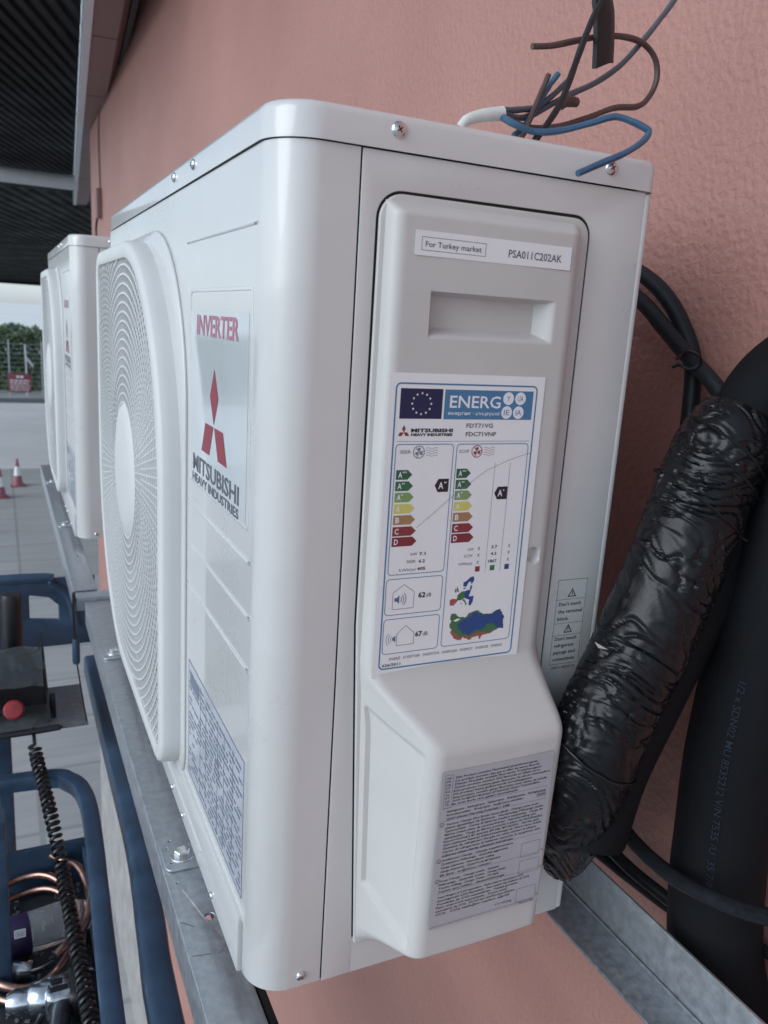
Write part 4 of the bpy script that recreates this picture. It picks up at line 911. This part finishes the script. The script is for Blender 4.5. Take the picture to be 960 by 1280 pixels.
# things lying on the platform floor
def circ3(c, r, a0, a1, n, rx=1): return [(c[0] + r * rx * math.cos(a0 + (a1 - a0) * i / n), c[1] + r * math.sin(a0 + (a1 - a0) * i / n), c[2] + .004 * math.sin(i)) for i in range(n + 1)]
ch = thing('copper_pipe', 'loose coil of bare copper pipe lying on the lift floor', 'copper pipe', (-.15, .72, -.49)); cl = ch.location.copy()
for (cx, cy, rr, zz, a0, a1, rx) in ((-.155, .725, .128, -.462, -2.6, 3.0, .62), (-.148, .715, .128, -.485, -2.4, 2.9, .62), (-.150, .745, .135, -.440, -1.2, 1.5, .70)):
    o = MB().tube(circ3((cx, cy, zz), rr, a0, a1, 22, rx), .0062, 10, 3).build('pipe_turn', M['copper'], ch); o.location = -cl
bo = thing('water_bottle', 'crumpled clear plastic water bottle with purple label lying inside the copper coil', 'bottle', (-.15, .71, -.46)); bl_ = bo.location.copy()
prof = [(0, 0), (.026, .002), (.031, .01), (.031, .045), (.029, .052), (.031, .06), (.031, .12), (.029, .135), (.018, .165), (.0135, .172), (.0135, .19), (0, .191)]
o = MB().lathe(prof, (-.215, .70, -.462), (.98, .14, 0), 26).build('bottle_body', M['pet'], bo); o.location = -bl_
o = MB().lathe([(.0315, .022), (.0319, .023), (.0319, .064), (.0315, .065)], (-.215, .70, -.462), (.98, .14, 0), 26).build('label_band', M['purple'], bo); o.location = -bl_
bxq = at(25, 1168, 2, -.434); o = MB().box(bxq - Vector((.008, .008, 0)), bxq + Vector((.008, .010, .0006))).build('barcode_panel', M['conew'], bo); o.location = -bl_
q = MB()
for k in range(7): q.box(bxq + Vector((-.0066 + k * .002, -.006, .0007)), bxq + Vector((-.0058 + k * .002, .008, .0009)))
o = q.build('barcode_lines', M['slate'], bo, False); o.location = -bl_
dr = thing('cordless_drill', 'scuffed grey and black cordless drill lying at the bottom left', 'power drill', (-.13, .55, -.47)); dl = dr.location.copy()
for o in (MB().lathe([(0, 0), (.012, .001), (.017, .012), (.017, .03), (.021, .034), (.024, .05), (.024, .06)], (-.185, .575, -.462), (.9, -.12, .02), 22).build('chuck', M['chrome'], dr),
          MB().box((-.135, .535, -.487), (-.090, .585, -.437), .012, seg=3).build('motor_housing', M['chrome'], dr),
          MB().box((-.105, .525, -.489), (-.080, .590, -.435), .012, seg=3).build('rear_cap', M['blackp'], dr),
          MB().tube([(-.112, .545, -.46), (-.120, .50, -.463), (-.132, .45, -.466)], .017, 14, 4, flat=.8).build('handle', M['teal'], dr),
          MB().tube([(-.140, .535, -.462), (-.148, .515, -.462), (-.146, .50, -.462)], .005, 8, 4).build('trigger', M['blackp'], dr),
          MB().box((-.128, .546, -.4365), (-.104, .553, -.4345), .0006).build('vent_strip', M['blackp'], dr), MB().box((-.126, .560, -.4365), (-.110, .567, -.4345), .0006).build('vent_strip', M['blackp'], dr)): o.location = -dl
tag(MB().tube([(-.19, .66, -.482), (-.165, .655, -.480), (-.150, .652, -.482)], lambda t_: .016 - .004 * t_, 16, 5).build('hole_saw', M['chrome']), 'small shiny metal fitting left of the drill', 'pipe fitting')
tag(MB().tube([(-.175, .652, -.494), (-.155, .660, -.493), (-.135, .664, -.494), (-.118, .672, -.494)], .0028, 8, 4).build('metal_offcut', M['chrome']), 'thin bright metal offcut below the bottle', 'metal offcut')
tag(MB().tube([(-.112, .618, -.49), (-.085, .628, -.49), (-.065, .630, -.49), (-.062, .622, -.49)], .002, 8, 4).build('allen_key', M['chrome']), 'thin bent steel key beside the coiled cable', 'hex key')
tag(MB().tube([(-.195, .735, -.49), (-.192, .72, -.488), (-.185, .712, -.49)], .010, 10, 4).build('round_cap', M['wgrey']), 'small grey cap at left edge beside the bottle', 'cap')
for k in range(60):   # debris
    pass
db_ = MB(); r3 = random.Random(11)
for k in range(170):
    c = Vector((r3.uniform(-.20, -.066), r3.uniform(.40, .85), -.4985)); s = r3.uniform(.0012, .004)
    db_.box(c - Vector((s, s * .5, .001)), c + Vector((s, s * .5, s * .5)), 0, Matrix.Rotation(r3.uniform(0, 3), 3, 'Z'))
o = db_.build('floor_debris', M['galv_dark'], None, False); o['kind'] = 'stuff'; tag(o, 'scattered small scraps and dust on the lift floor', 'debris')

# ---------------------------------------------------------------- distance
def cone(x, y, label):
    t = thing('traffic_cone', label, 'traffic cone', (x, y, -3.8), 'traffic cones on the yard'); t.scale = (.86, .86, .90)
    MB().box((-.19, -.19, 0), (.19, .19, .035), .01).build('base', M['cone'], t)
    MB().lathe([(.145, .035), (.098, .29)], (0, 0, 0), n=24).build('lower_band', M['cone'], t); MB().lathe([(.098, .29), (.058, .53)], (0, 0, 0), n=24).build('white_sleeve', M['conew'], t)
    MB().lathe([(.058, .53), (.028, .74), (0, .745)], (0, 0, 0), n=24).build('tip', M['cone'], t)
cone(.11, 20.3, 'red and white traffic cone on the yard, farther and complete'); cone(-.27, 19.05, 'red and white traffic cone cut off by the left picture edge')
fn = thing('mesh_fence', 'low wire mesh fence along the far edge of the yard', 'fence', (0, 38.6, -3.66))
for k in range(-9, 5): MB().lathe([(.03, 0), (.03, 2.5), (0, 2.52)], (k * 1.32 + .2, 0, 0), n=8).build('post', M['fence'], fn)
q = MB()
for k in range(12): q.tube([(-12, 0, .15 + k * .2), (6, 0, .15 + k * .2)], .008, 4, 1)
o = q.build('line_wire', M['fence'], fn, False); o['kind'] = 'stuff'
sg = thing('warning_sign', 'red notice board with white writing fixed to the far fence', 'sign', (.59, 38.5, -2.95))
MB().box((-.46, -.02, -.42), (.46, .0, .38), .01).build('board', M['signred'], sg)
p = Print(Matrix.Identity(4)); q = MB(); r4 = random.Random(5)
for z_, n_, hh in ((.24, 1, .09), (.08, 3, .05), (-.03, 3, .05), (-.14, 2, .04), (-.24, 3, .04), (-.34, 3, .035)):
    x = -.38 + (.25 if n_ == 1 else 0)
    while x < (.38 if n_ > 1 else .15):
        w_ = r4.uniform(.05, .16); q.box((x, -.026, z_ - hh / 2), (min(x + w_, .4), -.0225, z_ + hh / 2)); x += w_ + .035
q.build('blurred_writing', M['conew'], sg, False)
hd = thing('hedge', 'dense row of tall green bushes beyond the far fence', 'hedge', (0, 42, -3.63)); V = []; F = []; r5 = random.Random(9)
for k in range(52000):
    x = r5.uniform(-14, 5); top = 2.95 + .35 * noise.noise(Vector((x * .9, 0, 3))) + .3 * noise.noise(Vector((x * 3.1, 7, 0))); z = top * r5.random() ** .7; y = r5.gauss(0, .55)
    if z > top * .8 and r5.random() < .4 * abs(y): continue
    s = r5.uniform(.06, .15); c = Vector((x, y, z)); d = Vector((r5.gauss(0, .5), r5.gauss(0, .5), r5.uniform(.2, 1))).normalized(); e = d.cross(Vector((r5.gauss(0, 1), r5.gauss(0, 1), r5.gauss(0, 1)))).normalized()
    b = len(V); V += [c - e * s * .3, c + d * s * 1.3, c + e * s * .3, c - d * s * .6]; F.append((b, b + 1, b + 2, b + 3))
me = bpy.data.meshes.new('foliage'); me.from_pydata([tuple(v) for v in V], [], F); me.update(); link('foliage', me, M['leaf'], hd, False)
for k in range(26): MB().tube([(-13.5 + k * .7, .1, 0), (-13.4 + k * .7 + r5.uniform(-.2, .2), 0, 1.6), (-13.4 + k * .7, 0, 2.6)], .04, 5, 1).build('stem', M['stem'], hd)
t = thing('lamp_post', 'thin pale pole with a bent arm in front of the far bushes', 'pole', (.90, 39.5, -3.66))
MB().tube([(0, 0, 0), (0, 0, 1.3), (-.02, 0, 2.3)], .035, 8, 1).build('pole', M['whitetrim'], t); MB().tube([(-.01, 0, 1.75), (.15, 0, 1.55), (.28, 0, 1.35)], .05, 8, 2).build('arm', M['whitetrim'], t)
